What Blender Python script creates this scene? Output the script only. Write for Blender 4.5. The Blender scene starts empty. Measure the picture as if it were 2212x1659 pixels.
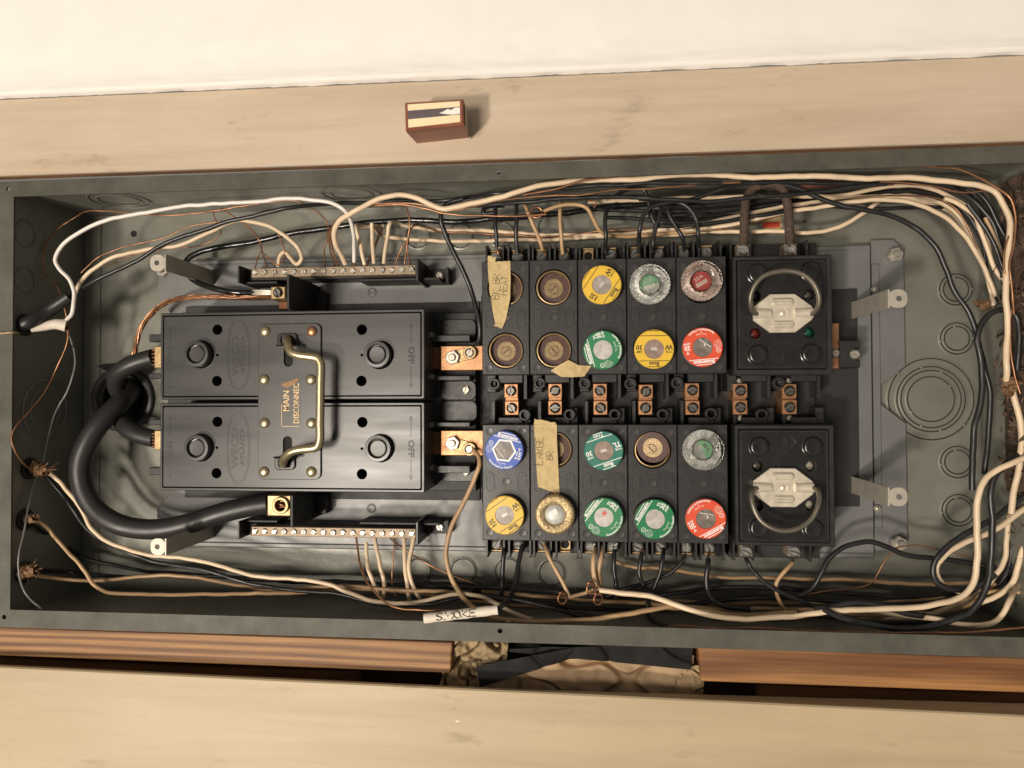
import bpy, bmesh, math, random
from mathutils import Vector, Matrix, noise
from mathutils.geometry import tessellate_polygon

random.seed(11)
PI = math.pi
S = 0.001                                   # the script thinks in millimetres
scene = bpy.context.scene
COL = scene.collection

# ------------------------------------------------------------------ camera
# panel frame: x along the box, y up in the picture, z out of the wall (mm); world = (x, -z, y)
CAMP = Vector((80.66, 2.28, 539.28))
FPX, PPU, PPV = 1560.0, 1106.0, 829.5        # tracing raster 2212 x 1659
RX90 = Matrix.Rotation(PI / 2, 3, 'X')
RCAM = (Matrix.Rotation(math.radians(5.683), 3, 'Y') @ Matrix.Rotation(math.radians(1.064), 3, 'X')
        @ Matrix.Rotation(math.radians(-0.212), 3, 'Z'))
cd = bpy.data.cameras.new('camera')
cam = bpy.data.objects.new('camera', cd)
COL.objects.link(cam)
cd.sensor_width = 36.0
cd.lens = 36.0 * FPX / 2212.0
cd.clip_start, cd.clip_end = 0.01, 20.0
cam.matrix_world = Matrix.Translation(RX90 @ CAMP * S) @ (RX90 @ RCAM).to_4x4()
cd.dof.use_dof = True
cd.dof.focus_distance = 0.575
cd.dof.aperture_fstop = 13.0
scene.camera = cam

# ------------------------------------------------------------------ light
world = bpy.data.worlds.new('World')
scene.world = world
world.use_nodes = True
wb = world.node_tree.nodes['Background']
wb.inputs[0].default_value = (1.0, 0.92, 0.82, 1)
wb.inputs[1].default_value = 0.21
def lamp(name, pos, watts, size, col):
    ld = bpy.data.lights.new(name, 'AREA')
    ld.shape = 'DISK'
    ld.size = size
    ld.energy = watts
    ld.color = col
    o = bpy.data.objects.new(name, ld)
    COL.objects.link(o)
    p = Vector(pos)
    o.location = RX90 @ p * S
    o.rotation_euler = (RX90 @ (p - Vector((20, 0, 0)))).to_track_quat('Z', 'Y').to_euler()
lamp('ceiling_lamp', (-1500, -1350, 3000), 90.0, .34, (1.0, .895, .77))
lamp('second_lamp', (-740, -330, 2400), 35.0, .6, (1.0, .895, .77))
scene.view_settings.view_transform = 'Standard'
scene.view_settings.look = 'None'
scene.view_settings.exposure = 0.0
scene.view_settings.gamma = 1.0
scene.render.engine = 'CYCLES'
scene.cycles.use_denoising = True
scene.render.filter_size = 1.15
scene.cycles.max_bounces = 8

# ------------------------------------------------------------------ helpers
def at(u, v, z):
    d = RCAM @ Vector(((u - PPU) / FPX, -(v - PPV) / FPX, -1.0))
    t = (z - CAMP.z) / d.z
    return CAMP + d * t

def atx(u, v, x):
    d = RCAM @ Vector(((u - PPU) / FPX, -(v - PPV) / FPX, -1.0))
    return CAMP + d * ((x - CAMP.x) / d.x)

def aty(u, v, y):
    d = RCAM @ Vector(((u - PPU) / FPX, -(v - PPV) / FPX, -1.0))
    return CAMP + d * ((y - CAMP.y) / d.y)

def R4(u0, v0, u1, v1, z):
    um, vm = (u0 + u1) / 2, (v0 + v1) / 2
    return at(u0, vm, z).x, at(u1, vm, z).x, at(um, v1, z).y, at(um, v0, z).y

def circ(cx, cy, r, n=24, a0=0.0):
    return [(cx + r * math.cos(a0 + 2 * PI * i / n), cy + r * math.sin(a0 + 2 * PI * i / n)) for i in range(n)]

def rr(x0, x1, y0, y1, r, n=4):
    r = min(r, (x1 - x0) / 2 - 1e-3, (y1 - y0) / 2 - 1e-3)
    p = []
    for cx, cy, a in ((x1 - r, y0 + r, -90), (x1 - r, y1 - r, 0), (x0 + r, y1 - r, 90), (x0 + r, y0 + r, 180)):
        for i in range(n + 1):
            t = math.radians(a + 90 * i / n)
            p.append((cx + r * math.cos(t), cy + r * math.sin(t)))
    return p

def area2(p):
    return sum(p[i][0] * p[(i + 1) % len(p)][1] - p[(i + 1) % len(p)][0] * p[i][1] for i in range(len(p)))

def ell(x0, x1, y0, y1, e=2.4, n=56):
    cx, cy, a, b = (x0 + x1) / 2, (y0 + y1) / 2, (x1 - x0) / 2, (y1 - y0) / 2
    f = lambda t: math.copysign(abs(t) ** (2 / e), t)
    return [(cx + a * f(math.cos(2 * PI * i / n)), cy + b * f(math.sin(2 * PI * i / n))) for i in range(n)]

def inset(p, c):
    n = len(p)
    out = []
    for i in range(n):
        a, b, d = Vector(p[i - 1]), Vector(p[i]), Vector(p[(i + 1) % n])
        e1, e2 = (b - a), (d - b)
        if e1.length < 1e-9 or e2.length < 1e-9:
            out.append(tuple(b)); continue
        n1 = Vector((-e1.y, e1.x)).normalized()
        n2 = Vector((-e2.y, e2.x)).normalized()
        m = n1 + n2
        k = max(0.35, 1 + n1.dot(n2))
        out.append(tuple(b + m * (c / k)))
    return out

class MB:
    def __init__(s):
        s.v, s.f = [], []
    def add(s, vs, fs):
        n = len(s.v)
        s.v += [tuple(p) for p in vs]
        s.f += [tuple(i + n for i in f) for f in fs]
        return s
    def prism(s, poly, z0, z1, c=0.4, back=False):
        if area2(poly) < 0:
            poly = poly[::-1]
        n = len(poly)
        rings = [(poly, z0)]
        if c > 0:
            rings += [(poly, z1 - c), (inset(poly, c), z1)]
        else:
            rings += [(poly, z1)]
        vs = [(x, y, z) for p, z in rings for x, y in p]
        fs = []
        for k in range(len(rings) - 1):
            for i in range(n):
                j = (i + 1) % n
                fs.append((k * n + i, k * n + j, (k + 1) * n + j, (k + 1) * n + i))
        fs.append(tuple(range((len(rings) - 1) * n, len(rings) * n)))
        if back:
            fs.append(tuple(range(n - 1, -1, -1)))
        return s.add(vs, fs)
    def box(s, x0, x1, y0, y1, z0, z1, c=0.4, back=True):
        x0, x1 = min(x0, x1), max(x0, x1)
        y0, y1 = min(y0, y1), max(y0, y1)
        c = min(c, (x1 - x0) * .3, (y1 - y0) * .3, (z1 - z0) * .6)
        return s.prism([(x0, y0), (x1, y0), (x1, y1), (x0, y1)], z0, z1, c, back)
    def plate(s, outer, holes, z0, z1, c=0.4, hc=0.0):
        if area2(outer) < 0:
            outer = outer[::-1]
        top = inset(outer, c) if c > 0 else outer
        loops = [top] + [h if area2(h) < 0 else h[::-1] for h in holes]
        vl = [[Vector((x, y, 0)) for x, y in l] for l in loops]
        tris = tessellate_polygon(vl)
        vs = [(x, y, z1) for l in loops for x, y in l]
        fs = []
        for t in tris:
            a, b, d = (Vector(vs[i][:2]) for i in t)
            cr = (b - a).cross(d - a)
            fs.append(tuple(t) if cr > 0 else tuple(t[::-1]))
        s.add(vs, fs)
        n = len(outer)
        rings = [(outer, z0), (outer, z1 - c), (top, z1)] if c > 0 else [(outer, z0), (top, z1)]
        for (p, za), (q, zb) in zip(rings, rings[1:]):
            s.add([(x, y, za) for x, y in p] + [(x, y, zb) for x, y in q],
                  [(i, (i + 1) % n, n + (i + 1) % n, n + i) for i in range(n)])
        for l in loops[1:]:
            n = len(l)
            s.add([(x, y, z0) for x, y in l] + [(x, y, z1) for x, y in l],
                  [(i, (i + 1) % n, n + (i + 1) % n, n + i) for i in range(n)])
        return s
    def lathe(s, cx, cy, prof, n=28):
        vs, fs, idx = [], [], []
        for r, z in prof:
            if r < 1e-5:
                idx.append([len(vs)] * n); vs.append((cx, cy, z))
            else:
                idx.append(list(range(len(vs), len(vs) + n)))
                vs += [(cx + r * math.cos(2 * PI * i / n), cy + r * math.sin(2 * PI * i / n), z) for i in range(n)]
        for a, b in zip(idx, idx[1:]):
            for i in range(n):
                j = (i + 1) % n
                q = []
                for w in (a[i], a[j], b[j], b[i]):
                    if w not in q:
                        q.append(w)
                if len(q) > 2:
                    fs.append(tuple(q))
        return s.add(vs, fs)
    def tube(s, pts, r, n=10, cap=True):
        pts = [Vector(p) for p in pts]
        m = len(pts)
        rad = r if isinstance(r, (list, tuple)) else [r] * m
        t0 = (pts[1] - pts[0]).normalized()
        up = Vector((0, 0, 1)) if abs(t0.z) < .9 else Vector((1, 0, 0))
        nx = t0.cross(up).normalized()
        vs, fs = [], []
        for i in range(m):
            t = (pts[min(i + 1, m - 1)] - pts[max(i - 1, 0)])
            t = t.normalized() if t.length > 1e-9 else t0
            nx = (nx - t * nx.dot(t)).normalized()
            b = t.cross(nx)
            for k in range(n):
                a = 2 * PI * k / n
                vs.append(pts[i] + (nx * math.cos(a) + b * math.sin(a)) * rad[i])
        for i in range(m - 1):
            for k in range(n):
                l = (k + 1) % n
                fs.append((i * n + k, i * n + l, (i + 1) * n + l, (i + 1) * n + k))
        if cap:
            fs.append(tuple(range(n - 1, -1, -1)))
            fs.append(tuple(range((m - 1) * n, m * n)))
        return s.add(vs, fs)
    def xf(s, M):
        s.v = [tuple(M @ Vector(p)) for p in s.v]
        return s
    def mesh(s, name, o=(0, 0, 0), smooth=40):
        me = bpy.data.meshes.new(name)
        me.from_pydata([((x - o[0]) * S, (y - o[1]) * S, (z - o[2]) * S) for x, y, z in s.v], [], s.f)
        if smooth:
            me.shade_smooth()
            me.set_sharp_from_angle(angle=math.radians(smooth))
        me.update()
        return me

def spline(pts, step=4.0):
    """centripetal Catmull-Rom through 3-D points"""
    P = [Vector(p) for p in pts]
    if len(P) == 2:
        n = max(2, int((P[1] - P[0]).length / step))
        return [P[0].lerp(P[1], i / n) for i in range(n + 1)]
    P = [P[0] * 2 - P[1]] + P + [P[-1] * 2 - P[-2]]
    out = []
    for i in range(1, len(P) - 2):
        p0, p1, p2, p3 = P[i - 1:i + 3]
        d = [max(1e-3, (b - a).length ** .5) for a, b in ((p0, p1), (p1, p2), (p2, p3))]
        t0 = 0; t1 = d[0]; t2 = t1 + d[1]; t3 = t2 + d[2]
        n = max(2, int((p2 - p1).length / step))
        for k in range(n):
            t = t1 + (t2 - t1) * k / n
            a1 = p0 * ((t1 - t) / (t1 - t0)) + p1 * ((t - t0) / (t1 - t0))
            a2 = p1 * ((t2 - t) / (t2 - t1)) + p2 * ((t - t1) / (t2 - t1))
            a3 = p2 * ((t3 - t) / (t3 - t2)) + p3 * ((t - t2) / (t3 - t2))
            b1 = a1 * ((t2 - t) / (t2 - t0)) + a2 * ((t - t0) / (t2 - t0))
            b2 = a2 * ((t3 - t) / (t3 - t1)) + a3 * ((t - t1) / (t3 - t1))
            out.append(b1 * ((t2 - t) / (t2 - t1)) + b2 * ((t - t1) / (t2 - t1)))
    out.append(P[-2])
    return out

def place(o, loc, rz=0.0, tilt=None):
    M = Matrix.Translation(RX90 @ Vector(loc) * S) @ RX90.to_4x4()
    if tilt:
        M = M @ Matrix.Rotation(math.radians(tilt[0]), 4, 'X') @ Matrix.Rotation(math.radians(tilt[1]), 4, 'Y')
    o.matrix_basis = M @ Matrix.Rotation(math.radians(rz), 4, 'Z')

def tag(o, label, cat, group=None, kind=None):
    o['label'] = label
    o['category'] = cat
    if group: o['group'] = group
    if kind: o['kind'] = kind
    return o

ORG = {}
def thing(name, label, cat, loc, group=None, rz=0.0, tilt=None, local=False):
    o = bpy.data.objects.new(name, None)
    o.empty_display_size = 0.005
    COL.objects.link(o)
    place(o, loc, rz, tilt)
    ORG[o.name] = (0, 0, 0) if local else tuple(loc)
    return tag(o, label, cat, group)

def part(t, name, mb, m, smooth=40, label=None):
    """a mesh child of thing (or part) t; mb holds panel coordinates, or local ones for a local thing"""
    og = ORG[t.name]
    me = mb.mesh(name, og, smooth)
    me.materials.append(m)
    o = bpy.data.objects.new(name, me)
    COL.objects.link(o)
    o.parent = t
    ORG[o.name] = og
    if label: o['label'] = label
    return o

def inst(t, name, me, loc, rz=0.0, tilt=None):
    """a child of t that shares mesh data me, at panel point loc"""
    o = bpy.data.objects.new(name, me)
    COL.objects.link(o)
    o.parent = t
    og = ORG[t.name]
    M = Matrix.Translation((Vector(loc) - Vector(og)) * S)
    if tilt:
        M = M @ Matrix.Rotation(math.radians(tilt[0]), 4, 'X') @ Matrix.Rotation(math.radians(tilt[1]), 4, 'Y')
    o.matrix_basis = M @ Matrix.Rotation(math.radians(rz), 4, 'Z')
    ORG[o.name] = (0, 0, 0)
    return o

def solo(name, mb, m, label, cat, loc, group=None, kind=None, smooth=40):
    me = mb.mesh(name, loc, smooth)
    me.materials.append(m)
    o = bpy.data.objects.new(name, me)
    COL.objects.link(o)
    place(o, loc)
    ORG[o.name] = tuple(loc)
    if label:
        tag(o, label, cat, group)
    if kind:
        o['kind'] = kind
    return o

def text_mb(s, size, outline=0.0, bold=0.0):
    cu = bpy.data.curves.new('t', 'FONT')
    cu.body = s
    cu.size = size
    cu.align_x = 'CENTER'
    cu.align_y = 'CENTER'
    cu.resolution_u = 2
    if outline:
        cu.fill_mode = 'NONE'
        cu.bevel_depth = outline
        cu.bevel_resolution = 1
    cu.offset = bold * size
    ob = bpy.data.objects.new('t', cu)
    me = bpy.data.meshes.new_from_object(ob)
    mb = MB()
    mb.add([tuple(v.co) for v in me.vertices], [tuple(p.vertices) for p in me.polygons])
    bpy.data.objects.remove(ob)
    bpy.data.curves.remove(cu)
    bpy.data.meshes.remove(me)
    return mb

def fit(sub, length):
    xs = [p[0] for p in sub.v]
    k = length / (max(xs) - min(xs))
    sub.v = [(x * k, y, z) for x, y, z in sub.v]
    return sub

def put(mb, sub, x, y, z, rz=0.0, sx=1.0, sy=1.0):
    c, s = math.cos(math.radians(rz)), math.sin(math.radians(rz))
    mb.add([(x + c * a * sx - s * b * sy, y + s * a * sx + c * b * sy, z + d) for a, b, d in sub.v], sub.f)
    return mb

def bend(sub, r, a, flip=False):
    """wrap text round a circle of radius r; its middle at angle a (degrees)"""
    a = math.radians(a)
    out = []
    for x, y, z in sub.v:
        if flip:
            t = a + x / r; q = r - y
        else:
            t = a - x / r; q = r + y
        out.append((q * math.cos(t), q * math.sin(t), z))
    sub.v = out
    return sub

# ------------------------------------------------------------------ materials
def nodes(name):
    m = bpy.data.materials.new(name)
    m.use_nodes = True
    nt = m.node_tree
    return m, nt, nt.nodes['Principled BSDF']

def col4(c):
    return (c[0], c[1], c[2], 1.0)

def mat(name, col, rough=.5, metal=0.0, var=.15, vs=60., bump=0.0, bs=500., dust=0.0, dcol=(.32, .27, .2), ds=140.,
        rvar=.12, rnd=0.0, spec=.5, stretch=(1, 1, 1), coat=0.0, thr=.6):
    m, nt, b = nodes(name)
    N, L = nt.nodes.new, nt.links.new
    tc = N('ShaderNodeTexCoord')
    mp = N('ShaderNodeMapping')
    mp.inputs['Scale'].default_value = stretch
    L(tc.outputs['Object'], mp.inputs[0])
    n1 = N('ShaderNodeTexNoise')
    n1.inputs['Scale'].default_value = vs
    n1.inputs['Detail'].default_value = 6
    n1.inputs['Roughness'].default_value = .6
    L(mp.outputs[0], n1.inputs[0])
    rmp = N('ShaderNodeMapRange')
    rmp.inputs[1].default_value, rmp.inputs[2].default_value = .3, .7
    L(n1.outputs[0], rmp.inputs[0])
    mx = N('ShaderNodeMix'); mx.data_type = 'RGBA'
    mx.inputs[6].default_value = col4([c * (1 - var) for c in col])
    mx.inputs[7].default_value = col4([min(1, c * (1 + var)) for c in col])
    L(rmp.outputs[0], mx.inputs[0])
    out = mx.outputs[2]
    if rnd:
        oi = N('ShaderNodeObjectInfo')
        hv = N('ShaderNodeHueSaturation')
        r2 = N('ShaderNodeMapRange')
        r2.inputs[3].default_value, r2.inputs[4].default_value = 1 - rnd, 1 + rnd
        L(oi.outputs['Random'], r2.inputs[0])
        L(r2.outputs[0], hv.inputs['Value'])
        L(out, hv.inputs['Color'])
        out = hv.outputs[0]
    ro = N('ShaderNodeMapRange')
    ro.inputs[3].default_value, ro.inputs[4].default_value = max(.02, rough - rvar), min(1, rough + rvar)
    n3 = N('ShaderNodeTexNoise')
    n3.inputs['Scale'].default_value = vs * 2.3
    n3.inputs['Detail'].default_value = 5
    L(mp.outputs[0], n3.inputs[0])
    L(n3.outputs[0], ro.inputs[0])
    L(ro.outputs[0], b.inputs['Roughness'])
    if dust:
        n2 = N('ShaderNodeTexNoise')
        n2.inputs['Scale'].default_value = ds
        n2.inputs['Detail'].default_value = 8
        n2.inputs['Roughness'].default_value = .75
        L(tc.outputs['Object'], n2.inputs[0])
        d = N('ShaderNodeMapRange')
        d.inputs[1].default_value, d.inputs[2].default_value = thr, thr + .22
        d.inputs[4].default_value = dust
        L(n2.outputs[0], d.inputs[0])
        m2 = N('ShaderNodeMix'); m2.data_type = 'RGBA'
        L(d.outputs[0], m2.inputs[0])
        L(out, m2.inputs[6])
        m2.inputs[7].default_value = col4(dcol)
        out = m2.outputs[2]
        if metal:
            mm = N('ShaderNodeMapRange')
            mm.inputs[2].default_value = max(dust, .01)
            mm.inputs[3].default_value, mm.inputs[4].default_value = metal, metal * .25
            L(d.outputs[0], mm.inputs[0])
            L(mm.outputs[0], b.inputs['Metallic'])
    L(out, b.inputs['Base Color'])
    if not (dust and metal):
        b.inputs['Metallic'].default_value = metal
    b.inputs['Specular IOR Level'].default_value = spec
    if coat:
        b.inputs['Coat Weight'].default_value = coat
        b.inputs['Coat Roughness'].default_value = .12
    if bump:
        nb = N('ShaderNodeTexNoise')
        nb.inputs['Scale'].default_value = bs
        nb.inputs['Detail'].default_value = 4
        L(mp.outputs[0], nb.inputs[0])
        bp = N('ShaderNodeBump')
        bp.inputs['Strength'].default_value = bump
        bp.inputs['Distance'].default_value = .0006
        L(nb.outputs[0], bp.inputs['Height'])
        L(bp.outputs[0], b.inputs['Normal'])
    return m

def wood(name, light, dark, sc=(2.2, 60, 60), rough=.55, contrast=(.35, .65), bump=.15, wave=0.0, wscale=28., fig=3.0):
    m, nt, b = nodes(name)
    N, L = nt.nodes.new, nt.links.new
    tc = N('ShaderNodeTexCoord')
    mp = N('ShaderNodeMapping'); mp.inputs['Scale'].default_value = sc
    L(tc.outputs['Object'], mp.inputs[0])
    n = N('ShaderNodeTexNoise'); n.inputs['Scale'].default_value = 1.0; n.inputs['Detail'].default_value = 8; n.inputs['Roughness'].default_value = .62
    L(mp.outputs[0], n.inputs[0])
    r = N('ShaderNodeMapRange'); r.inputs[1].default_value, r.inputs[2].default_value = contrast
    L(n.outputs[0], r.inputs[0])
    fac = r.outputs[0]
    if wave:
        mp2 = N('ShaderNodeMapping'); mp2.inputs['Scale'].default_value = (.06, 1, .25)
        L(tc.outputs['Object'], mp2.inputs[0])
        w = N('ShaderNodeTexWave'); w.wave_type = 'BANDS'; w.bands_direction = 'Y'; w.wave_profile = 'SAW'
        w.inputs['Scale'].default_value = wscale; w.inputs['Distortion'].default_value = fig; w.inputs['Detail'].default_value = 3; w.inputs['Detail Scale'].default_value = .9
        L(mp2.outputs[0], w.inputs[0])
        mm = N('ShaderNodeMix'); mm.data_type = 'FLOAT'; mm.inputs[0].default_value = wave
        L(r.outputs[0], mm.inputs[2]); L(w.outputs['Fac'], mm.inputs[3])
        fac = mm.outputs[0]
    mx = N('ShaderNodeMix'); mx.data_type = 'RGBA'
    mx.inputs[6].default_value = col4(light); mx.inputs[7].default_value = col4(dark)
    L(fac, mx.inputs[0])
    L(mx.outputs[2], b.inputs['Base Color'])
    b.inputs['Roughness'].default_value = rough
    bp = N('ShaderNodeBump'); bp.inputs['Strength'].default_value = bump; bp.inputs['Distance'].default_value = .0008
    L(fac, bp.inputs['Height']); L(bp.outputs[0], b.inputs['Normal'])
    return m

def grain(name, light, dark, freq, amt, sc):
    """growth rings cut lengthwise: contour lines of a stretched noise, with fine fibres"""
    m, nt, b = nodes(name)
    N, L = nt.nodes.new, nt.links.new
    tc = N('ShaderNodeTexCoord')
    mp = N('ShaderNodeMapping'); mp.inputs['Scale'].default_value = sc
    L(tc.outputs['Object'], mp.inputs[0])
    n = N('ShaderNodeTexNoise'); n.inputs['Scale'].default_value = 1.0; n.inputs['Detail'].default_value = 2.5
    L(mp.outputs[0], n.inputs[0])
    sx = N('ShaderNodeSeparateXYZ'); L(tc.outputs['Object'], sx.inputs[0])
    a = N('ShaderNodeMath'); a.operation = 'MULTIPLY'; a.inputs[1].default_value = freq; L(sx.outputs[1], a.inputs[0])
    c = N('ShaderNodeMath'); c.operation = 'MULTIPLY_ADD'; c.inputs[1].default_value = amt; L(n.outputs[0], c.inputs[0]); L(a.outputs[0], c.inputs[2])
    s = N('ShaderNodeMath'); s.operation = 'SINE'; L(c.outputs[0], s.inputs[0])
    r = N('ShaderNodeMapRange'); r.inputs[1].default_value, r.inputs[2].default_value = -.7, 1.0; L(s.outputs[0], r.inputs[0])
    mf = N('ShaderNodeMapping'); mf.inputs['Scale'].default_value = (14, 420, 420); L(tc.outputs['Object'], mf.inputs[0])
    f = N('ShaderNodeTexNoise'); f.inputs['Scale'].default_value = 1.0; f.inputs['Detail'].default_value = 5; L(mf.outputs[0], f.inputs[0])
    rf = N('ShaderNodeMapRange'); rf.inputs[1].default_value, rf.inputs[2].default_value, rf.inputs[3].default_value, rf.inputs[4].default_value = .3, .7, .72, 1.2; L(f.outputs[0], rf.inputs[0])
    x = N('ShaderNodeMix'); x.data_type = 'RGBA'; x.inputs[6].default_value = col4(light); x.inputs[7].default_value = col4(dark); L(r.outputs[0], x.inputs[0])
    hv = N('ShaderNodeHueSaturation'); L(x.outputs[2], hv.inputs['Color']); L(rf.outputs[0], hv.inputs['Value'])
    L(hv.outputs[0], b.inputs['Base Color'])
    b.inputs['Roughness'].default_value = .6
    bp = N('ShaderNodeBump'); bp.inputs['Strength'].default_value = .25; bp.inputs['Distance'].default_value = .0004
    L(f.outputs[0], bp.inputs['Height']); L(bp.outputs[0], b.inputs['Normal'])
    return m

def paint(name, base, worn):
    """brushed old paint: faint grain, broad grubby patches, a few scuffs and chips"""
    m, nt, b = nodes(name)
    N, L = nt.nodes.new, nt.links.new
    tc = N('ShaderNodeTexCoord')
    def nz(scale, stretch, detail, lo, hi, amt):
        mp = N('ShaderNodeMapping'); mp.inputs['Scale'].default_value = stretch
        L(tc.outputs['Object'], mp.inputs[0])
        n = N('ShaderNodeTexNoise'); n.inputs['Scale'].default_value = scale; n.inputs['Detail'].default_value = detail; n.inputs['Roughness'].default_value = .65
        L(mp.outputs[0], n.inputs[0])
        r = N('ShaderNodeMapRange'); r.inputs[1].default_value, r.inputs[2].default_value, r.inputs[4].default_value = lo, hi, amt
        L(n.outputs[0], r.inputs[0])
        return r.outputs[0]
    cur = None
    layers = ((nz(7, (1, 2.2, 1), 7, .35, .72, .65), worn), (nz(46, (.07, 1, 1), 9, .44, .70, .6), [c * .82 for c in worn]),
              (nz(26, (.55, 1.6, 1), 6, .62, .70, .5), [c * .62 for c in worn]), (nz(60, (.5, 1.2, 1), 4, .72, .75, .8), [c * .35 for c in worn]),
              (nz(55, (.6, 1.4, 1), 3, .76, .78, .8), (.8, .72, .6)))
    for f, c in layers:
        x = N('ShaderNodeMix'); x.data_type = 'RGBA'
        L(f, x.inputs[0])
        if cur is None: x.inputs[6].default_value = col4(base)
        else: L(cur, x.inputs[6])
        x.inputs[7].default_value = col4(c)
        cur = x.outputs[2]
    L(cur, b.inputs['Base Color'])
    b.inputs['Roughness'].default_value = .5
    h = nz(150, (.06, 1, 1), 6, .3, .7, 1.0)
    bp = N('ShaderNodeBump'); bp.inputs['Strength'].default_value = .18; bp.inputs['Distance'].default_value = .0005
    L(h, bp.inputs['Height']); L(bp.outputs[0], b.inputs['Normal'])
    return m

def clear(name, col, rough=.08, alpha_tint=1.0, ior=1.45):
    m, nt, b = nodes(name)
    b.inputs['Base Color'].default_value = col4(col)
    b.inputs['Transmission Weight'].default_value = 1.0
    b.inputs['Roughness'].default_value = rough
    b.inputs['IOR'].default_value = ior
    tc = nt.nodes.new('ShaderNodeTexCoord')
    nz = nt.nodes.new('ShaderNodeTexNoise')
    nz.inputs['Scale'].default_value = 420
    bp = nt.nodes.new('ShaderNodeBump')
    bp.inputs['Strength'].default_value = .55
    bp.inputs['Distance'].default_value = .0008
    nt.links.new(tc.outputs['Object'], nz.inputs[0])
    nt.links.new(nz.outputs[0], bp.inputs['Height'])
    nt.links.new(bp.outputs[0], b.inputs['Normal'])
    return m

M = {}
M['wallwhite'] = mat('white_paint', (.80, .77, .725), .5, var=.03, vs=20, bump=.12, bs=90)
M['caulk'] = mat('caulk', (.86, .84, .79), .5, var=.04, vs=60, bump=.3, bs=160)
M['board'] = paint('beige_painted_board', (.565, .460, .345), (.47, .365, .255))
M['board2'] = paint('yellowed_painted_board', (.47, .370, .235), (.40, .305, .18))
M['plyedge'] = wood('stained_ply_edge', (.36, .17, .07), (.12, .05, .02), (10, 90, 30), .6, (.3, .7), .3)
M['fir'] = grain('fir_lumber', (.33, .165, .058), (.15, .060, .018), 900, 26, (1.6, 34, 34))
M['fir2'] = grain('fir_lumber_flat', (.32, .150, .050), (.15, .056, .016), 120, 26, (2.4, 22, 22))
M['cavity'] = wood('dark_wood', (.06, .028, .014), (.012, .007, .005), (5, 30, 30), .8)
M['box'] = mat('enclosure_grey_green', (.195, .193, .162), .36, .2, .12, 28, .10, 260, dust=.35, dcol=(.07, .06, .045), ds=70, thr=.62, rvar=.16)
M['boxlip'] = mat('enclosure_lip', (.084, .082, .066), .55, .05, .3, 40, .14, 320, dust=.8, dcol=(.035, .03, .022), ds=170, thr=.62, rvar=.08, spec=.3)
M['pan'] = mat('pan_grey', (.165, .165, .162), .42, .15, .12, 30, .05, 300, dust=.3, dcol=(.08, .07, .055), ds=55, thr=.6)
M['groove'] = mat('knockout_groove', (.035, .033, .027), .6, .2, .1)
M['cover'] = mat('black_bakelite_cover', (.044, .042, .041), .30, 0, .35, 30, .025, 900, dust=.55, dcol=(.19, .175, .16), ds=190, thr=.61, rvar=.14, stretch=(.15, 1, 1))
M['block'] = mat('black_bakelite_block', (.022, .021, .0205), .36, 0, .25, 60, .12, 700, dust=.6, dcol=(.085, .075, .062), ds=150, thr=.62, rvar=.14)
M['black'] = mat('matte_black', (.012, .0115, .011), .55, 0, .2, 60, dust=.35, dcol=(.06, .05, .04), ds=110)
M['sheet'] = mat('insulating_sheet', (.016, .0155, .015), .6, 0, .2, 30, .08, 400, dust=.3, dcol=(.05, .045, .04), ds=60)
M['gloss'] = mat('glossy_black', (.014, .0135, .0135), .26, 0, .25, 60, .06, 500, dust=.4, dcol=(.06, .05, .045), ds=120, thr=.62)
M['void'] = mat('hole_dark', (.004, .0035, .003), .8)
M['emboss'] = mat('embossed_bakelite', (.040, .038, .036), .3, 0, .1)
M['copper'] = mat('copper_bus', (.44, .225, .115), .42, .8, .22, 90, .1, 500, dust=.5, dcol=(.20, .08, .035), ds=160, thr=.55)
M['copperdark'] = mat('tarnished_copper', (.20, .085, .04), .5, .7, .3, 80, dust=.5, dcol=(.05, .025, .015))
M['contact'] = mat('tarnished_contact', (.24, .17, .085), .42, .45, .3, 160, .3, 900, dust=.6, dcol=(.07, .045, .025), ds=260, thr=.5)
M['bare'] = mat('bare_copper_wire', (.40, .20, .105), .38, .85, .3, 60, dust=.75, dcol=(.12, .055, .03), ds=90, thr=.46)
M['brass'] = mat('old_brass', (.42, .30, .155), .45, .75, .25, 120, .15, 700, dust=.6, dcol=(.10, .065, .03), ds=190, thr=.52)
M['goldbrass'] = mat('gold_foil', (.36, .27, .14), .42, .55, .25, 200, .9, 420, dust=.8, dcol=(.13, .085, .04), ds=330, thr=.48)
M['goldlet'] = mat('gold_letters', (.55, .43, .22), .4, .5, .15, 200, .3, 800)
M['steel'] = mat('zinc_screw', (.50, .46, .39), .38, .55, .2, 200, .1, 800, dust=.5, dcol=(.14, .11, .08), ds=300, thr=.55, rnd=.15)
M['darksteel'] = mat('dark_screw', (.20, .19, .17), .33, .9, .25, 200, .1, 800, dust=.45, dcol=(.05, .04, .03), ds=300)
M['termsteel'] = mat('terminal_screw_steel', (.30, .29, .27), .36, .55, .25, 200, .1, 800, dust=.5, dcol=(.08, .07, .055), ds=300, thr=.55)
M['tinbar'] = mat('tinned_neutral_bar', (.28, .215, .15), .55, .45, .25, 120, .12, 600, dust=.6, dcol=(.16, .10, .065), ds=150, thr=.5)
M['strap'] = mat('plated_strap', (.46, .42, .35), .4, .3, .15, 80, .1, 500, dust=.5, dcol=(.16, .13, .10), ds=120)
M['octa'] = mat('plated_handle_plate', (.68, .61, .49), .38, .45, .14, 120, .12, 600, dust=.55, dcol=(.2, .17, .12), ds=180, thr=.6)
M['handle'] = mat('brass_plated_handle', (.52, .44, .27), .36, .85, .14, 60, .12, 600, dust=.5, dcol=(.16, .12, .07), ds=160, thr=.6)
M['bail'] = mat('grey_bail', (.20, .18, .14), .42, .7, .15, 60, .1, 500)
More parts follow.
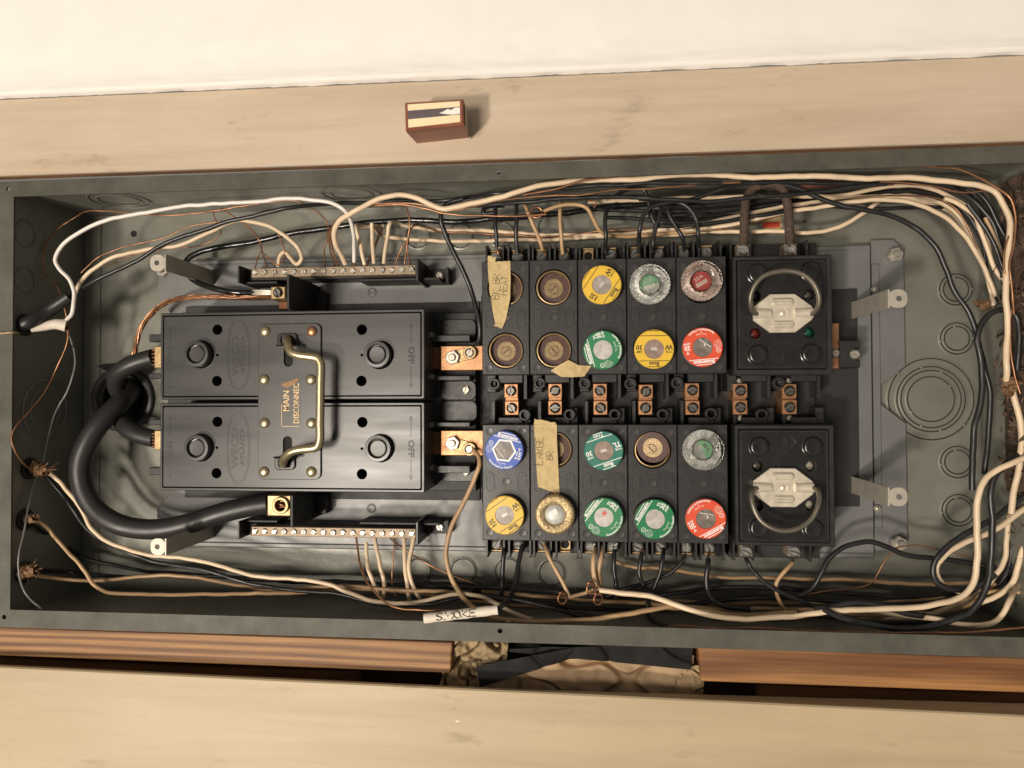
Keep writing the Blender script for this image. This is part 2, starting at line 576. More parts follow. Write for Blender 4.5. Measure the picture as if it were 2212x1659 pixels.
M['fibre'] = mat('brown_fibre', (.075, .033, .026), .5, 0, .3, 300, .5, 2200)
M['fabric'] = mat('brown_braid', (.075, .048, .034), .85, 0, .4, 300, .9, 1700, dust=.5, dcol=(.17, .13, .10), ds=500)
M['fabricred'] = mat('red_brown_braid', (.125, .045, .03), .85, 0, .35, 300, .9, 1700)
M['cream'] = mat('cream_insulation', (.72, .56, .385), .42, 0, .14, 25, .12, 200, dust=.6, dcol=(.27, .17, .09), ds=60, thr=.56, rnd=.07)
M['tan'] = mat('tan_insulation', (.48, .31, .165), .45, 0, .2, 30, .12, 200, dust=.6, dcol=(.16, .09, .045), ds=70, thr=.6, rnd=.08)
M['white'] = mat('white_insulation', (.76, .70, .64), .38, 0, .05, 25, dust=.2, dcol=(.4, .33, .26), ds=60)
M['blackw'] = mat('black_insulation', (.017, .0168, .0175), .36, 0, .25, 40, .1, 300, dust=.5, dcol=(.08, .07, .06), ds=80, thr=.55, rvar=.1)
M['cable'] = mat('black_service_cable', (.024, .0225, .022), .42, 0, .2, 30, .08, 350, dust=.45, dcol=(.10, .085, .07), ds=60, thr=.64)
M['tapeblk'] = mat('black_wrapped_wire', (.009, .009, .0095), .2, 0, .3, 120, .5, 120)
M['greyw'] = mat('grey_wire', (.16, .155, .15), .45, .3, .2, 60)
M['mask'] = mat('masking_tape', (.55, .41, .20), .7, 0, .16, 220, .5, 1500, dust=.45, dcol=(.24, .16, .075), ds=280, thr=.56)
M['ink'] = mat('pen_ink', (.05, .042, .04), .8, 0, .3, 300)
M['inkfaint'] = mat('pencil', (.22, .17, .10), .8, 0, .3, 300)
M['kraft'] = mat('kraft_paper', (.21, .115, .055), .8, 0, .3, 90, .5, 250, dust=.4, dcol=(.11, .055, .028), ds=80)
M['kraft2'] = mat('kraft_backing', (.36, .24, .135), .7, 0, .2, 60, .4, 120, dust=.35, dcol=(.16, .09, .045), ds=40)
M['fluff'] = mat('insulation_fluff', (.30, .22, .12), .95, 0, .35, 80, 1., 300)
M['blackpaper'] = mat('black_building_paper', (.012, .0115, .0110), .7, 0, .3, 40, .3, 120, spec=.2)
M['sleeve'] = mat('white_sleeve', (.74, .66, .55), .5, 0, .06, 60, .1, 200, dust=.3, dcol=(.4, .28, .17), ds=90)
M['redwood'] = wood('red_stained_wood', (.30, .105, .055), (.17, .05, .026), (30, 120, 60), .38, (.3, .7), .2)
M['tagcream'] = mat('cream_print', (.80, .67, .42), .5, 0, .06, 100)
M['tagdark'] = mat('dark_print', (.11, .085, .09), .4, 0, .12, 100)
M['tagwhite'] = mat('torn_white', (.82, .77, .70), .6, 0, .05, 200)
M['tagbeige'] = mat('beige_paper_side', (.33, .27, .18), .6, 0, .08, 100)
M['debris'] = mat('brown_debris', (.075, .048, .030), .9, 0, .6, 120, .25, 300, rnd=.3)
M['yellow'] = mat('yellow_label', (.72, .46, .035), .42, 0, .07, 60, dust=.15, dcol=(.4, .26, .06), ds=120, coat=.3)
M['green'] = mat('green_label', (.012, .185, .070), .42, 0, .07, 60, coat=.3)
M['teal'] = mat('teal_label', (.012, .160, .115), .42, 0, .07, 60, coat=.3)
M['red'] = mat('red_label', (.66, .075, .026), .42, 0, .07, 60, coat=.3)
M['blue'] = mat('blue_label', (.022, .082, .42), .42, 0, .07, 60, coat=.3)
M['pwhite'] = mat('white_print', (.82, .80, .76), .5, 0, .03)
M['pblack'] = mat('black_print', (.02, .018, .014), .5, 0, .03)
M['gold'] = mat('gold_print', (.50, .35, .17), .5, .3, .3, 300, dust=.6, dcol=(.16, .11, .06), ds=400, thr=.56)
M['stick'] = mat('dark_sticker', (.030, .028, .027), .35, 0, .1)
M['stickbrown'] = mat('peeled_sticker_back', (.30, .155, .065), .6, 0, .2, 150)
M['window'] = mat('fuse_window_grey', (.31, .27, .235), .34, 0, .28, 110, dust=.5, dcol=(.5, .44, .38), ds=160, thr=.5, coat=.15)
M['windowlt'] = mat('fuse_window_pale', (.50, .47, .44), .34, .15, .2, 150, dust=.5, dcol=(.66, .6, .55), ds=160, thr=.5, coat=.15)
M['windowdk'] = mat('fuse_window_dark', (.17, .145, .125), .3, 0, .35, 150, dust=.5, dcol=(.38, .33, .28), ds=200, thr=.5, coat=.2)
M['windowtan'] = mat('fuse_window_brown', (.27, .19, .155), .34, 0, .25, 140, dust=.4, dcol=(.45, .36, .3), ds=200, thr=.5, coat=.15)
M['glass'] = clear('clear_fuse_glass', (.97, .98, .96), .02)
M['amber'] = clear('rosy_fuse_glass', (.92, .76, .70), .02)
M['fusebase'] = mat('fuse_base_metal', (.68, .67, .63), .3, .5, .3, 200, .5, 500)
M['porc'] = mat('fuse_ceramic_body', (.20, .17, .15), .5, 0, .15, 100)
M['foilgreen'] = mat('green_fuse_paper', (.22, .52, .27), .5, 0, .15, 120, dust=.5, dcol=(.5, .6, .5), ds=220, thr=.5)
M['foilred'] = mat('red_fuse_paper', (.62, .10, .09), .5, 0, .12, 120)
M['foilgrey'] = mat('grey_fuse_paper', (.52, .52, .48), .45, .2, .2, 160)
M['redlamp'] = mat('red_indicator', (.20, .025, .018), .3, 0, .15, 150, coat=.5)
M['greenlamp'] = mat('green_indicator', (.02, .12, .085), .3, 0, .15, 150, coat=.5)
M['palelamp'] = mat('pale_contact', (.50, .45, .37), .5, .3, .15, 150)
M['stickred'] = mat('red_sticker', (.42, .035, .02), .5, 0, .1)

# ------------------------------------------------------------------ shared small meshes
def screw_mb(R, h, w=.16, n=20):
    mb = MB()
    mb.lathe(0, 0, [(R, -h * .5), (R, h * .12), (R * .9, h * .4), (0, h * .42)], n)
    for sgn in (1, -1):
        q = []
        for i in range(n + 1):
            a = -PI / 2 + PI * i / n
            q.append((R * math.cos(a), R * math.sin(a)))
        q = [(max(x, R * w), y) for x, y in q if True]
        cl = []
        for p in q:
            if not cl or (abs(p[0] - cl[-1][0]) + abs(p[1] - cl[-1][1])) > R * .02:
                cl.append(p)
        p0 = cl
        p1 = [(max(R * w, x * .88), y * .88) for x, y in cl]
        p2 = [(max(R * w, x * .62), y * .62) for x, y in cl]
        if sgn < 0:
            p0, p1, p2 = ([(-x, -y) for x, y in p] for p in (p0, p1, p2))
        k = len(p0)
        vs = [(x, y, 0) for x, y in p0] + [(x, y, h * .55) for x, y in p1] + [(x, y, h) for x, y in p2]
        fs = []
        for a in range(2):
            for i in range(k):
                j = (i + 1) % k
                fs.append((a * k + i, a * k + j, (a + 1) * k + j, (a + 1) * k + i))
        fs.append(tuple(range(2 * k, 3 * k)))
        mb.add(vs, fs)
    return mb

def smesh(name, mb, m, smooth=40):
    me = mb.mesh(name, (0, 0, 0), smooth)
    me.materials.append(m)
    return me

SCR_BAR = smesh('screw_bar', screw_mb(2.75, 1.9), M['steel'])
SCR_TERM = smesh('screw_terminal', screw_mb(5.0, 3.4), M['termsteel'])
SCR_BUS = smesh('screw_bus', screw_mb(4.4, 2.6), M['darksteel'])
SCR_BRT = smesh('screw_bright', screw_mb(4.0, 2.4), M['steel'])
def hexnut_mb(R, h, hole=.5):
    mb = MB()
    mb.plate(circ(0, 0, R, 6), [circ(0, 0, R * hole, 18)], 0, h, h * .12)
    mb.lathe(0, 0, [(R * hole, h * .1), (R * hole, h * 1.25), (R * hole * .8, h * 1.5), (0, h * 1.5)], 18)
    return mb
NUT = smesh('nut', hexnut_mb(6.2, 5.0), M['steel'], 30)
RIVET = smesh('rivet', MB().lathe(0, 0, [(4.3, 0), (4.2, .7), (3.5, 1.7), (2.2, 2.4), (0, 2.7)], 24), M['handle'], 60)
RIVETC = smesh('rivet_copper', MB().lathe(0, 0, [(4.3, 0), (4.2, .7), (3.5, 1.7), (2.2, 2.4), (0, 2.7)], 24), M['copper'], 60)
# ================================================================== setting
BX0, BX1, BY, BZ = -381.0, 404.0, 172.0, -88.0

def grid_sheet(fn, nu, nv):
    mb = MB()
    vs = [fn(i / nu, j / nv) for j in range(nv + 1) for i in range(nu + 1)]
    fs = [(j * (nu + 1) + i, j * (nu + 1) + i + 1, (j + 1) * (nu + 1) + i + 1, (j + 1) * (nu + 1) + i) for j in range(nv) for i in range(nu)]
    return mb.add(vs, fs)

# white painted wall above: rolls out of a caulked corner towards the viewer
WT0, WT1 = at(0, 214, 14), at(2212, 118, 14)
def wallfn(s, t):
    x = -620 + 1240 * s
    yb = WT0.y + (WT1.y - WT0.y) * (x - WT0.x) / (WT1.x - WT0.x)
    prof = [(0, 14), (1.2, 17.5), (3.5, 19.5), (6, 19.2), (11, 18.5), (20, 18.6), (34, 19.6), (60, 20.5), (140, 22), (320, 24)]
    k = t * (len(prof) - 1)
    i = min(int(k), len(prof) - 2)
    f = k - i
    dy = prof[i][0] * (1 - f) + prof[i + 1][0] * f
    z = prof[i][1] * (1 - f) + prof[i + 1][1] * f
    n = noise.noise(Vector((x * .06, dy * .3, 1.3)))
    ragged = (noise.noise(Vector((x * .045, 0, 7))) * 1.1 + noise.noise(Vector((x * .2, 0, 3))) * .5) if i == 0 and f < .5 else 0
    return (x, yb + dy + ragged, z + n * .35)
wl = solo('wall', grid_sheet(wallfn, 300, 27), M['wallwhite'], 'white painted wall along the top edge', 'wall', (0, 260, 20), kind='structure')

# upper and lower painted boards
def board(name, tl, tr, bl, br, z0, z1, label, pm):
    """front face traced at depth z1; the edge facing the box is bare ply"""
    ext = .35
    def e(a, b, k):
        d = (b - a) * k
        return a - d, b + d
    tl, tr = e(tl, tr, ext); bl, br = e(bl, br, ext)
    t = thing(name, label, 'board', ((bl.x + br.x) / 2, (tl.y + bl.y) / 2, z0))
    poly = [(bl.x, bl.y), (br.x, br.y), (tr.x, tr.y), (tl.x, tl.y)]
    mb = MB().prism(poly, z0 + (z1 - z0) * .72, z1, 1.0)
    part(t, 'painted_face', mb, M[pm])
    return t, (tl, tr, bl, br)

tu, q = board('trim_board', at(0, 214, 14), at(2212, 118, 14), at(0, 379, 14), at(2212, 303, 14), 0, 14,
              'beige painted board above the metal box, carrying the wooden knob', 'board')
def edgefn(s, t):
    x = -640 + 1280 * s
    a, b = q[2], q[3]
    y = a.y + (b.y - a.y) * (x - a.x) / (b.x - a.x)
    z = 14 - 1.0 - 13.2 * t
    return (x, y + .25 + .9 * t + noise.noise(Vector((x * .03, t * 2, 5))) * .5 + noise.noise(Vector((x * .2, t * 5, 2))) * .25, z)
part(tu, 'bare_edge', grid_sheet(edgefn, 320, 5), M['plyedge'])

tl_, ql = board('trim_board', at(0, 1440, 15), at(2212, 1546, 15), at(0, 2300, 15), at(2212, 2360, 15), 0, 15,
                'pale beige painted board below the box along the bottom edge', 'board2')
def edgefn2(s, t):
    x = -640 + 1280 * s
    a, b = ql[0], ql[1]
    y = a.y + (b.y - a.y) * (x - a.x) / (b.x - a.x)
    rise = -6.8 + max(0, (x + 60) / 440) * 8.5
    z = 14.2 - 17 * t
    return (x, y - .6 + t * rise + noise.noise(Vector((x * .05, t * 2, 9))) * .35, z)
part(tl_, 'bare_edge', grid_sheet(edgefn2, 300, 6), M['board2'])

# dark wall cavity behind the gap under the box
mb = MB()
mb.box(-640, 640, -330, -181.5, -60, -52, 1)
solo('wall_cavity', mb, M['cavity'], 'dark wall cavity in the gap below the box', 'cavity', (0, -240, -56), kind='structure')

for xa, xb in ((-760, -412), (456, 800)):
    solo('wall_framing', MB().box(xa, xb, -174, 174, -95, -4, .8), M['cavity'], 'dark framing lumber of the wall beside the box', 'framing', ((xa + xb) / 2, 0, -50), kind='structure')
def lumber(name, uv, z1, m, label, deep=40):
    a = [at(u, v, z1) for u, v in uv]
    poly = [(p.x, p.y) for p in a]
    mb = MB().prism(poly[::-1] if area2(poly) < 0 else poly, z1 - deep, z1, .8, True)
    c = a[0]
    o = solo(name, mb, m, label, 'lumber', (sum(p.x for p in a) / 4, sum(p.y for p in a) / 4, z1 - deep))
    return o
lumber('wood_block', [(-60, 1353), (977, 1387), (973, 1454), (-60, 1414)], -3, M['fir'], 'long straight-grained brown wood block under the box, ending at the insulation')
lumber('wood_block', [(1508, 1398), (2290, 1423), (2290, 1499), (1514, 1472)], -3, M['fir2'], 'brown wood block with wavy grain under the box, lower right')
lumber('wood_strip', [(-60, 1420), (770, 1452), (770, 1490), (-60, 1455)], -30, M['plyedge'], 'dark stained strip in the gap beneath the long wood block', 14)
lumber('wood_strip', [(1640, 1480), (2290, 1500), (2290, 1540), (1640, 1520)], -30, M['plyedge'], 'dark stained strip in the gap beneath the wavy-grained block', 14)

# insulation between the two blocks
def crumple(uvs, z, nu, nv, amp, sc, seed):
    a, b, c, d = [at(u, v, z) for u, v in uvs]      # tl tr br bl
    def fn(s, t):
        p = a.lerp(b, s).lerp(d.lerp(c, s), t)
        n = noise.noise(Vector((p.x * sc, p.y * sc, seed))) + .5 * noise.noise(Vector((p.x * sc * 2.3, p.y * sc * 2.3, seed + 4)))
        k = abs(noise.noise(Vector((p.x * sc * .7, p.y * sc * .9, seed + 9))))
        return (p.x + n * amp * .25, p.y + n * amp * .2, p.z + n * amp - amp * 1.5 * math.exp(-(k / .06) ** 2))
    return grid_sheet(fn, nu, nv)
t = thing('insulation_batt', 'tan kraft-faced insulation bulging between the two wood blocks', 'insulation', at(1250, 1470, -30))
part(t, 'fluff', crumple([(974, 1380), (1100, 1380), (1080, 1510), (940, 1510)], -10, 80, 80, 5, .09, 3), M['fluff'])
part(t, 'kraft_facing', crumple([(1030, 1428), (1500, 1416), (1500, 1510), (1030, 1512)], -9, 220, 60, 3.2, .045, 12), M['kraft2'])
part(t, 'torn_fluff', crumple([(1455, 1440), (1520, 1436), (1520, 1512), (1455, 1512)], -9, 60, 60, 5, .12, 20), M['fluff'])
t = thing('black_paper', 'crumpled black paper strip lying over the insulation below the box', 'paper', at(1260, 1420, -12))
part(t, 'folded_strip', crumple([(1100, 1402), (1497, 1390), (1492, 1447), (1100, 1408)], -5, 160, 40, 1.3, .03, 31), M['blackpaper'])
part(t, 'torn_flap', crumple([(1028, 1440), (1240, 1398), (1236, 1424), (1037, 1484)], -4, 80, 30, 1.4, .035, 41), M['blackpaper'])
part(t, 'backing', crumple([(1040, 1388), (1300, 1378), (1300, 1405), (1060, 1428)], -24, 60, 24, 2, .04, 51), M['blackpaper'])

# ================================================================== enclosure
box = thing('metal_enclosure', 'grey-green sheet metal fuse box enclosure set in the wall', 'enclosure', (0, 0, BZ))
# back sheet, with the service entry hole
hc = at(268, 862, BZ)
part(box, 'back_plate', MB().plate([(BX0, -BY), (BX1, -BY), (BX1, BY), (BX0, BY)], [circ(hc.x, hc.y, 24, 36)], BZ - 1.5, BZ, 0), M['box'])
def wallsheet(name, a, b, c, d, n):
    """a wall drawn as a thin bent sheet: quad a b c d with slight dents"""
    a, b, c, d = map(Vector, (a, b, c, d))
    nrm = (b - a).cross(d - a).normalized()
    def fn(s, t):
        p = a.lerp(b, s).lerp(d.lerp(c, s), t)
        k = math.sin(PI * s) * math.sin(PI * t)
        return tuple(p + nrm * (noise.noise(p * .018) * 2.2 * k))
    mb = grid_sheet(fn, n, 10)
    return part(box, name, mb, M['box'], 60)
wallsheet('top_wall', (BX0, BY, BZ), (BX1, BY, BZ), (BX1, BY, -1), (BX0, BY, -1), 60)
wallsheet('bottom_wall', (BX0, -BY, -1), (BX1, -BY, -1), (BX1, -BY, BZ), (BX0, -BY, BZ), 60)
wallsheet('left_wall', (BX0, -BY, BZ), (BX0, -BY, -1), (BX0, BY, -1), (BX0, BY, BZ), 30)['label'] = 'shadowed side wall with cable entries'
wallsheet('right_wall', (BX1, -BY, -1), (BX1, -BY, BZ), (BX1, BY, BZ), (BX1, BY, -1), 30)
# front lips with screw holes
LI, LO = 166.4, 180.5
def lip(name, x0, x1, y0, y1, holes):
    mb = MB()
    xs = x0
    for h in sorted(holes, key=lambda p: p.x):
        a, b = max(h.x - 5, x0), h.x + 5
        if a > xs:
            mb.plate([(xs, y0), (a, y0), (a, y1), (xs, y1)], [], -1.6, 0, 0)
        mb.plate([(a, y0), (b, y0), (b, y1), (a, y1)], [circ(h.x, h.y, 1.9, 14)], -1.6, 0, 0)
        xs = b
    mb.plate([(xs, y0), (x1, y0), (x1, y1), (xs, y1)], [], -1.6, 0, 0)
    return part(box, name, mb, M['boxlip'], 20)
lip('lip', BX0 + 3, 452, LI, LO - 1.5, [at(1076, 372, 0)])
lip('lip', BX0 + 3, 452, -LO, -LI, [at(1080, 1363, 0)])
h1, h2 = at(18, 408, 0), at(9, 1333, 0)
mb = MB()
ysl = [-LO, h2.y - 5, h2.y + 5, h1.y - 5, h1.y + 5, LO - 1.5]
for k in range(5):
    h = h2 if k == 1 else h1 if k == 3 else None
    mb.plate([(-460, ysl[k]), (BX0 + 3, ysl[k]), (BX0 + 3, ysl[k + 1]), (-460, ysl[k + 1])], [circ(h.x, h.y, 1.9, 14)] if h else [], -1.6, 0, 0)
part(box, 'lip', mb, M['boxlip'], 20)
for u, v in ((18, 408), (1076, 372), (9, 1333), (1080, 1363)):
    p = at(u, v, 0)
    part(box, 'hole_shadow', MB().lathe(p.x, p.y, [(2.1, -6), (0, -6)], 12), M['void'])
# crease strips on the back sheet
x0, x1, _, _ = R4(183, 480, 217, 1240, BZ)
part(box, 'corner_flange', MB().box(x0, x1, -BY + 4, BY - 4, BZ, BZ + 1.6, .5), M['box'])
p = at(289, 505, BZ)
part(box, 'mounting_hole', MB().lathe(p.x, p.y, [(3.1, BZ + .15), (0, BZ + .15)], 16), M['void'])
p = at(1007, 1, BZ)

def knockout(c, rs, z=BZ, tabs=(30, 210), name='knockout'):
    """one punched ring group: each ring a groove with a raised rim, bridged by little tabs"""
    mb, mg = MB(), MB()
    for k, r in enumerate(rs):
        n = 44
        mg.plate(circ(c.x, c.y, r + .5, n), [circ(c.x, c.y, r - .5, n)], z, z + .12, 0)
        mb.lathe(c.x, c.y, [(r + .5, z + .02), (r + .75, z + .38), (r + 1.1, z + .38), (r + 2.2, z + .02)], n)
        for a in tabs:
            t = math.radians(a + 35 * k)
            x, y = c.x + r * math.cos(t), c.y + r * math.sin(t)
            put(mb, MB().box(-1.3, 1.3, -.9, .9, 0, .5, .25), x, y, z, a + 35 * k)
    o = part(box, name, mb, M['box'], 50)
    g = part(o, 'groove', mg, M['groove'], 0)
    return o
for u, v in ((2065, 625), (2067, 731), (2068, 998), (2071, 1102)):
    knockout(at(u, v, BZ), (12.8,), tabs=(0, 190))
    knockout(at(u, v, BZ), (9.8,), tabs=(100,), name='knockout_ring')
knockout(at(2011, 862, BZ), (18.5, 23.6, 26.8, 33.5), tabs=(35, 215))
for u, v in ((903, 509), (995, 509), (1085, 506), (1190, 490)):
    knockout(at(u, v, BZ), (10.6,), tabs=(270, 80))
for u, v in ((905, 1233), (1001, 1233), (1097, 1233), (1192, 1237)):
    knockout(at(u, v, BZ), (10.6,), tabs=(90, 260))
def wall_knockout(c, rs, axis, sgn):
    mb = MB()
    for r in rs:
        n = 40
        ring = MB().lathe(0, 0, [(r - .6, .05), (r - .2, .7), (r + .6, .7), (r + 1.2, .05)], n)
        for x, y, z in ring.v:
            pass
        if axis == 'x':
            ring.v = [(c.x + sgn * (z + .3), c.y + x, c.z + y) for x, y, z in ring.v]
        else:
            ring.v = [(c.x + x, c.y + sgn * (z + .3), c.z + y) for x, y, z in ring.v]
        mb.add(ring.v, ring.f)
    part(box, 'side_knockout', mb, M['box'], 50)
for u, v in ((55, 505), (55, 605)):
    wall_knockout(atx(u, v, BX0), (10.5,), 'x', 1)
wall_knockout(atx(98, 885, BX0), (17, 25), 'x', 1)
wall_knockout(aty(258, 432, BY), (17, 24), 'y', -1)
wall_knockout(aty(760, 418, BY), (17, 24), 'y', -1)

# dirt and shreds lying along the lower-right side of the box
mb = MB()
rg = random.Random(5)
for i in range(620):
    y = rg.uniform(-60, 165) if rg.random() < .8 else rg.uniform(-165, 165)
    z = rg.uniform(BZ + 34, -4)
    x = BX1 - abs(rg.gauss(0, 3.2)) - .5
    L = rg.uniform(1.0, 5.5)
    w = L * rg.uniform(.12, .5)
    Mx = Matrix.Translation((x, y, z)) @ Matrix.Rotation(rg.uniform(0, 6), 4, 'X') @ Matrix.Rotation(rg.uniform(-1, 1), 4, 'Y') @ Matrix.Rotation(rg.uniform(0, 6), 4, 'Z')
    b = .4 * w
    q = MB().add([(-L, 0, 0), (0, -w, b), (L, 0, -b * .3), (0, w, b * .4), (0, 0, -b)], [(0, 1, 2, 3), (0, 3, 4), (3, 2, 4), (2, 1, 4), (1, 0, 4)])
    mb.add(q.xf(Mx).v, q.f)
solo('debris', mb, M['debris'], 'brown debris heaped on the right inner side of the box', 'debris', (BX1, 60, -50), kind='stuff', smooth=0)
mb = grid_sheet(lambda s, t: (BX1 - 1 - 6 * max(0, noise.noise(Vector((s * 12, t * 5, 2))) + .25) * math.sin(PI * t), -70 + 236 * s, BZ + 36 + 50 * t), 90, 24)
solo('dirt', mb, M['debris'], 'dark dirt layer on the right inner side of the box', 'dirt', (BX1, 60, -52), kind='stuff')

# ================================================================== mounting pan
PZ = -80.0
pan = thing('mounting_pan', 'grey steel mounting pan bolted inside the box behind the fuse blocks', 'mounting pan', (0, 0, PZ))
px0, px1 = at(340, 860, PZ).x, at(1884, 860, PZ).x
py1, py0 = at(1000, 557, PZ).y, at(1000, 1183, PZ).y
poly = [(px0 + 8, py0), (px1, py0), (px1, py1), (px0 + 8, py1), (px0, py1 - 7), (px0, py1 - 30), (px0 + 12, py1 - 44), (px0 + 12, py0 + 44), (px0, py0 + 30), (px0, py0 + 7)]
part(pan, 'pan_sheet', MB().prism(poly, PZ - 2, PZ, .5), M['pan'])
part(pan, 'rolled_edge', MB().box(px0 + 30, px1, py1 - 1.5, py1 + 3, PZ - 6, PZ + 1.2, 1.0), M['pan'])
part(pan, 'rolled_edge', MB().box(px0 + 30, px1, py0 - 3, py0 + 1.5, PZ - 6, PZ + 1.2, 1.0), M['pan'])
x0, x1, y0, y1 = R4(1886, 517, 1957, 1192, PZ - 3)
part(pan, 'end_flange', MB().prism([(x0, y0), (x1 - 8, y0), (x1, y0 + 9), (x1, y0 + 105), (x1 - 24, y0 + 125), (x1 - 24, y1 - 125), (x1, y1 - 105), (x1, y1 - 9), (x1 - 8, y1), (x0, y1)], PZ - 6, PZ - 3, .6), M['pan'])
x0, x1, y0, y1 = R4(1886, 570, 1902, 1140, PZ - 3)
part(pan, 'flange_rib', MB().box(x0, x1, y0, y1, PZ - 4, PZ - 1.6, .7), M['pan'])
for u, v in ((1932, 551), (1940, 1173), (354, 585)):
    p = at(u, v, PZ)
    inst(pan, 'nut', NUT, (p.x, p.y, PZ - 1), rg.uniform(0, 60))
for u, v in ((804, 631), (803, 1098)):
    p = at(u, v, PZ)
    o = part(pan, 'dimple', MB().lathe(p.x, p.y, [(4.2, PZ + .05), (2.6, PZ + .8), (1.7, PZ + .6), (1.7, PZ - 2)], 18), M['pan'], 60)
    part(o, 'dimple_hole', MB().lathe(p.x, p.y, [(1.75, PZ - .2), (0, PZ - .2)], 12), M['void'])
for u, v in ((1889, 625), (1895, 1098)):
    p = at(u, v, PZ)
    inst(pan, 'sheet_screw', SCR_BAR, (p.x, p.y, PZ), 10, (0, 25))
# black insulating sheets
SZ = -77.0
x0, x1, y0, y1 = R4(400, 657, 1036, 1078, SZ)
part(pan, 'insulating_sheet', MB().box(x0, x1, y0, y1, PZ + .2, SZ, .3), M['sheet'])
x0, x1, y0, y1 = R4(1040, 631, 1854, 1090, SZ)
part(pan, 'insulating_sheet', MB().box(x0, x1, y0, y1, PZ + .2, SZ, .3), M['sheet'])
# stand-off straps: rise straight out of the pan, with a drilled tab on top
def strap(top, foot, w, horiz, label):
    zt = -6.0
    pt, pf = at(*top, zt), at(*foot, SZ)
    t = thing('standoff_strap', label, 'bracket', (pt.x, pt.y, PZ), 'stand-off straps at the corners of the pan')
    s = 1 if pt.x > 100 else -1
    h = w / 2
    xs = pt.x - s * 6.3
    part(t, 'leg', MB().box(xs - .7, xs + .7, pt.y - h, pt.y + h, PZ + .2, zt + .4, .3), M['strap'])
    tabp = rr(min(xs, pt.x + s * 6.5), max(xs, pt.x + s * 6.5), pt.y - h, pt.y + h, h * .8, 6)
    part(t, 'tab', MB().plate(tabp, [circ(pt.x + s * .6, pt.y, 2.1, 16)], zt - 1.2, zt + .4, .3), M['strap'])
strap((1940, 645), (1850, 660), 13.5, True, 'bent metal standoff strap between upper pull-out and small round knockouts')
strap((1940, 1073), (1860, 1040), 13.5, True, 'bent metal standoff strap beside the lower pull-out fuse holder')
strap((341, 568), (450, 590), 13.5, False, 'bent metal standoff strap beside the upper terminal bar')
strap((342, 1181), (450, 1150), 13.5, False, 'bent metal standoff strap below the thick black cable loop')
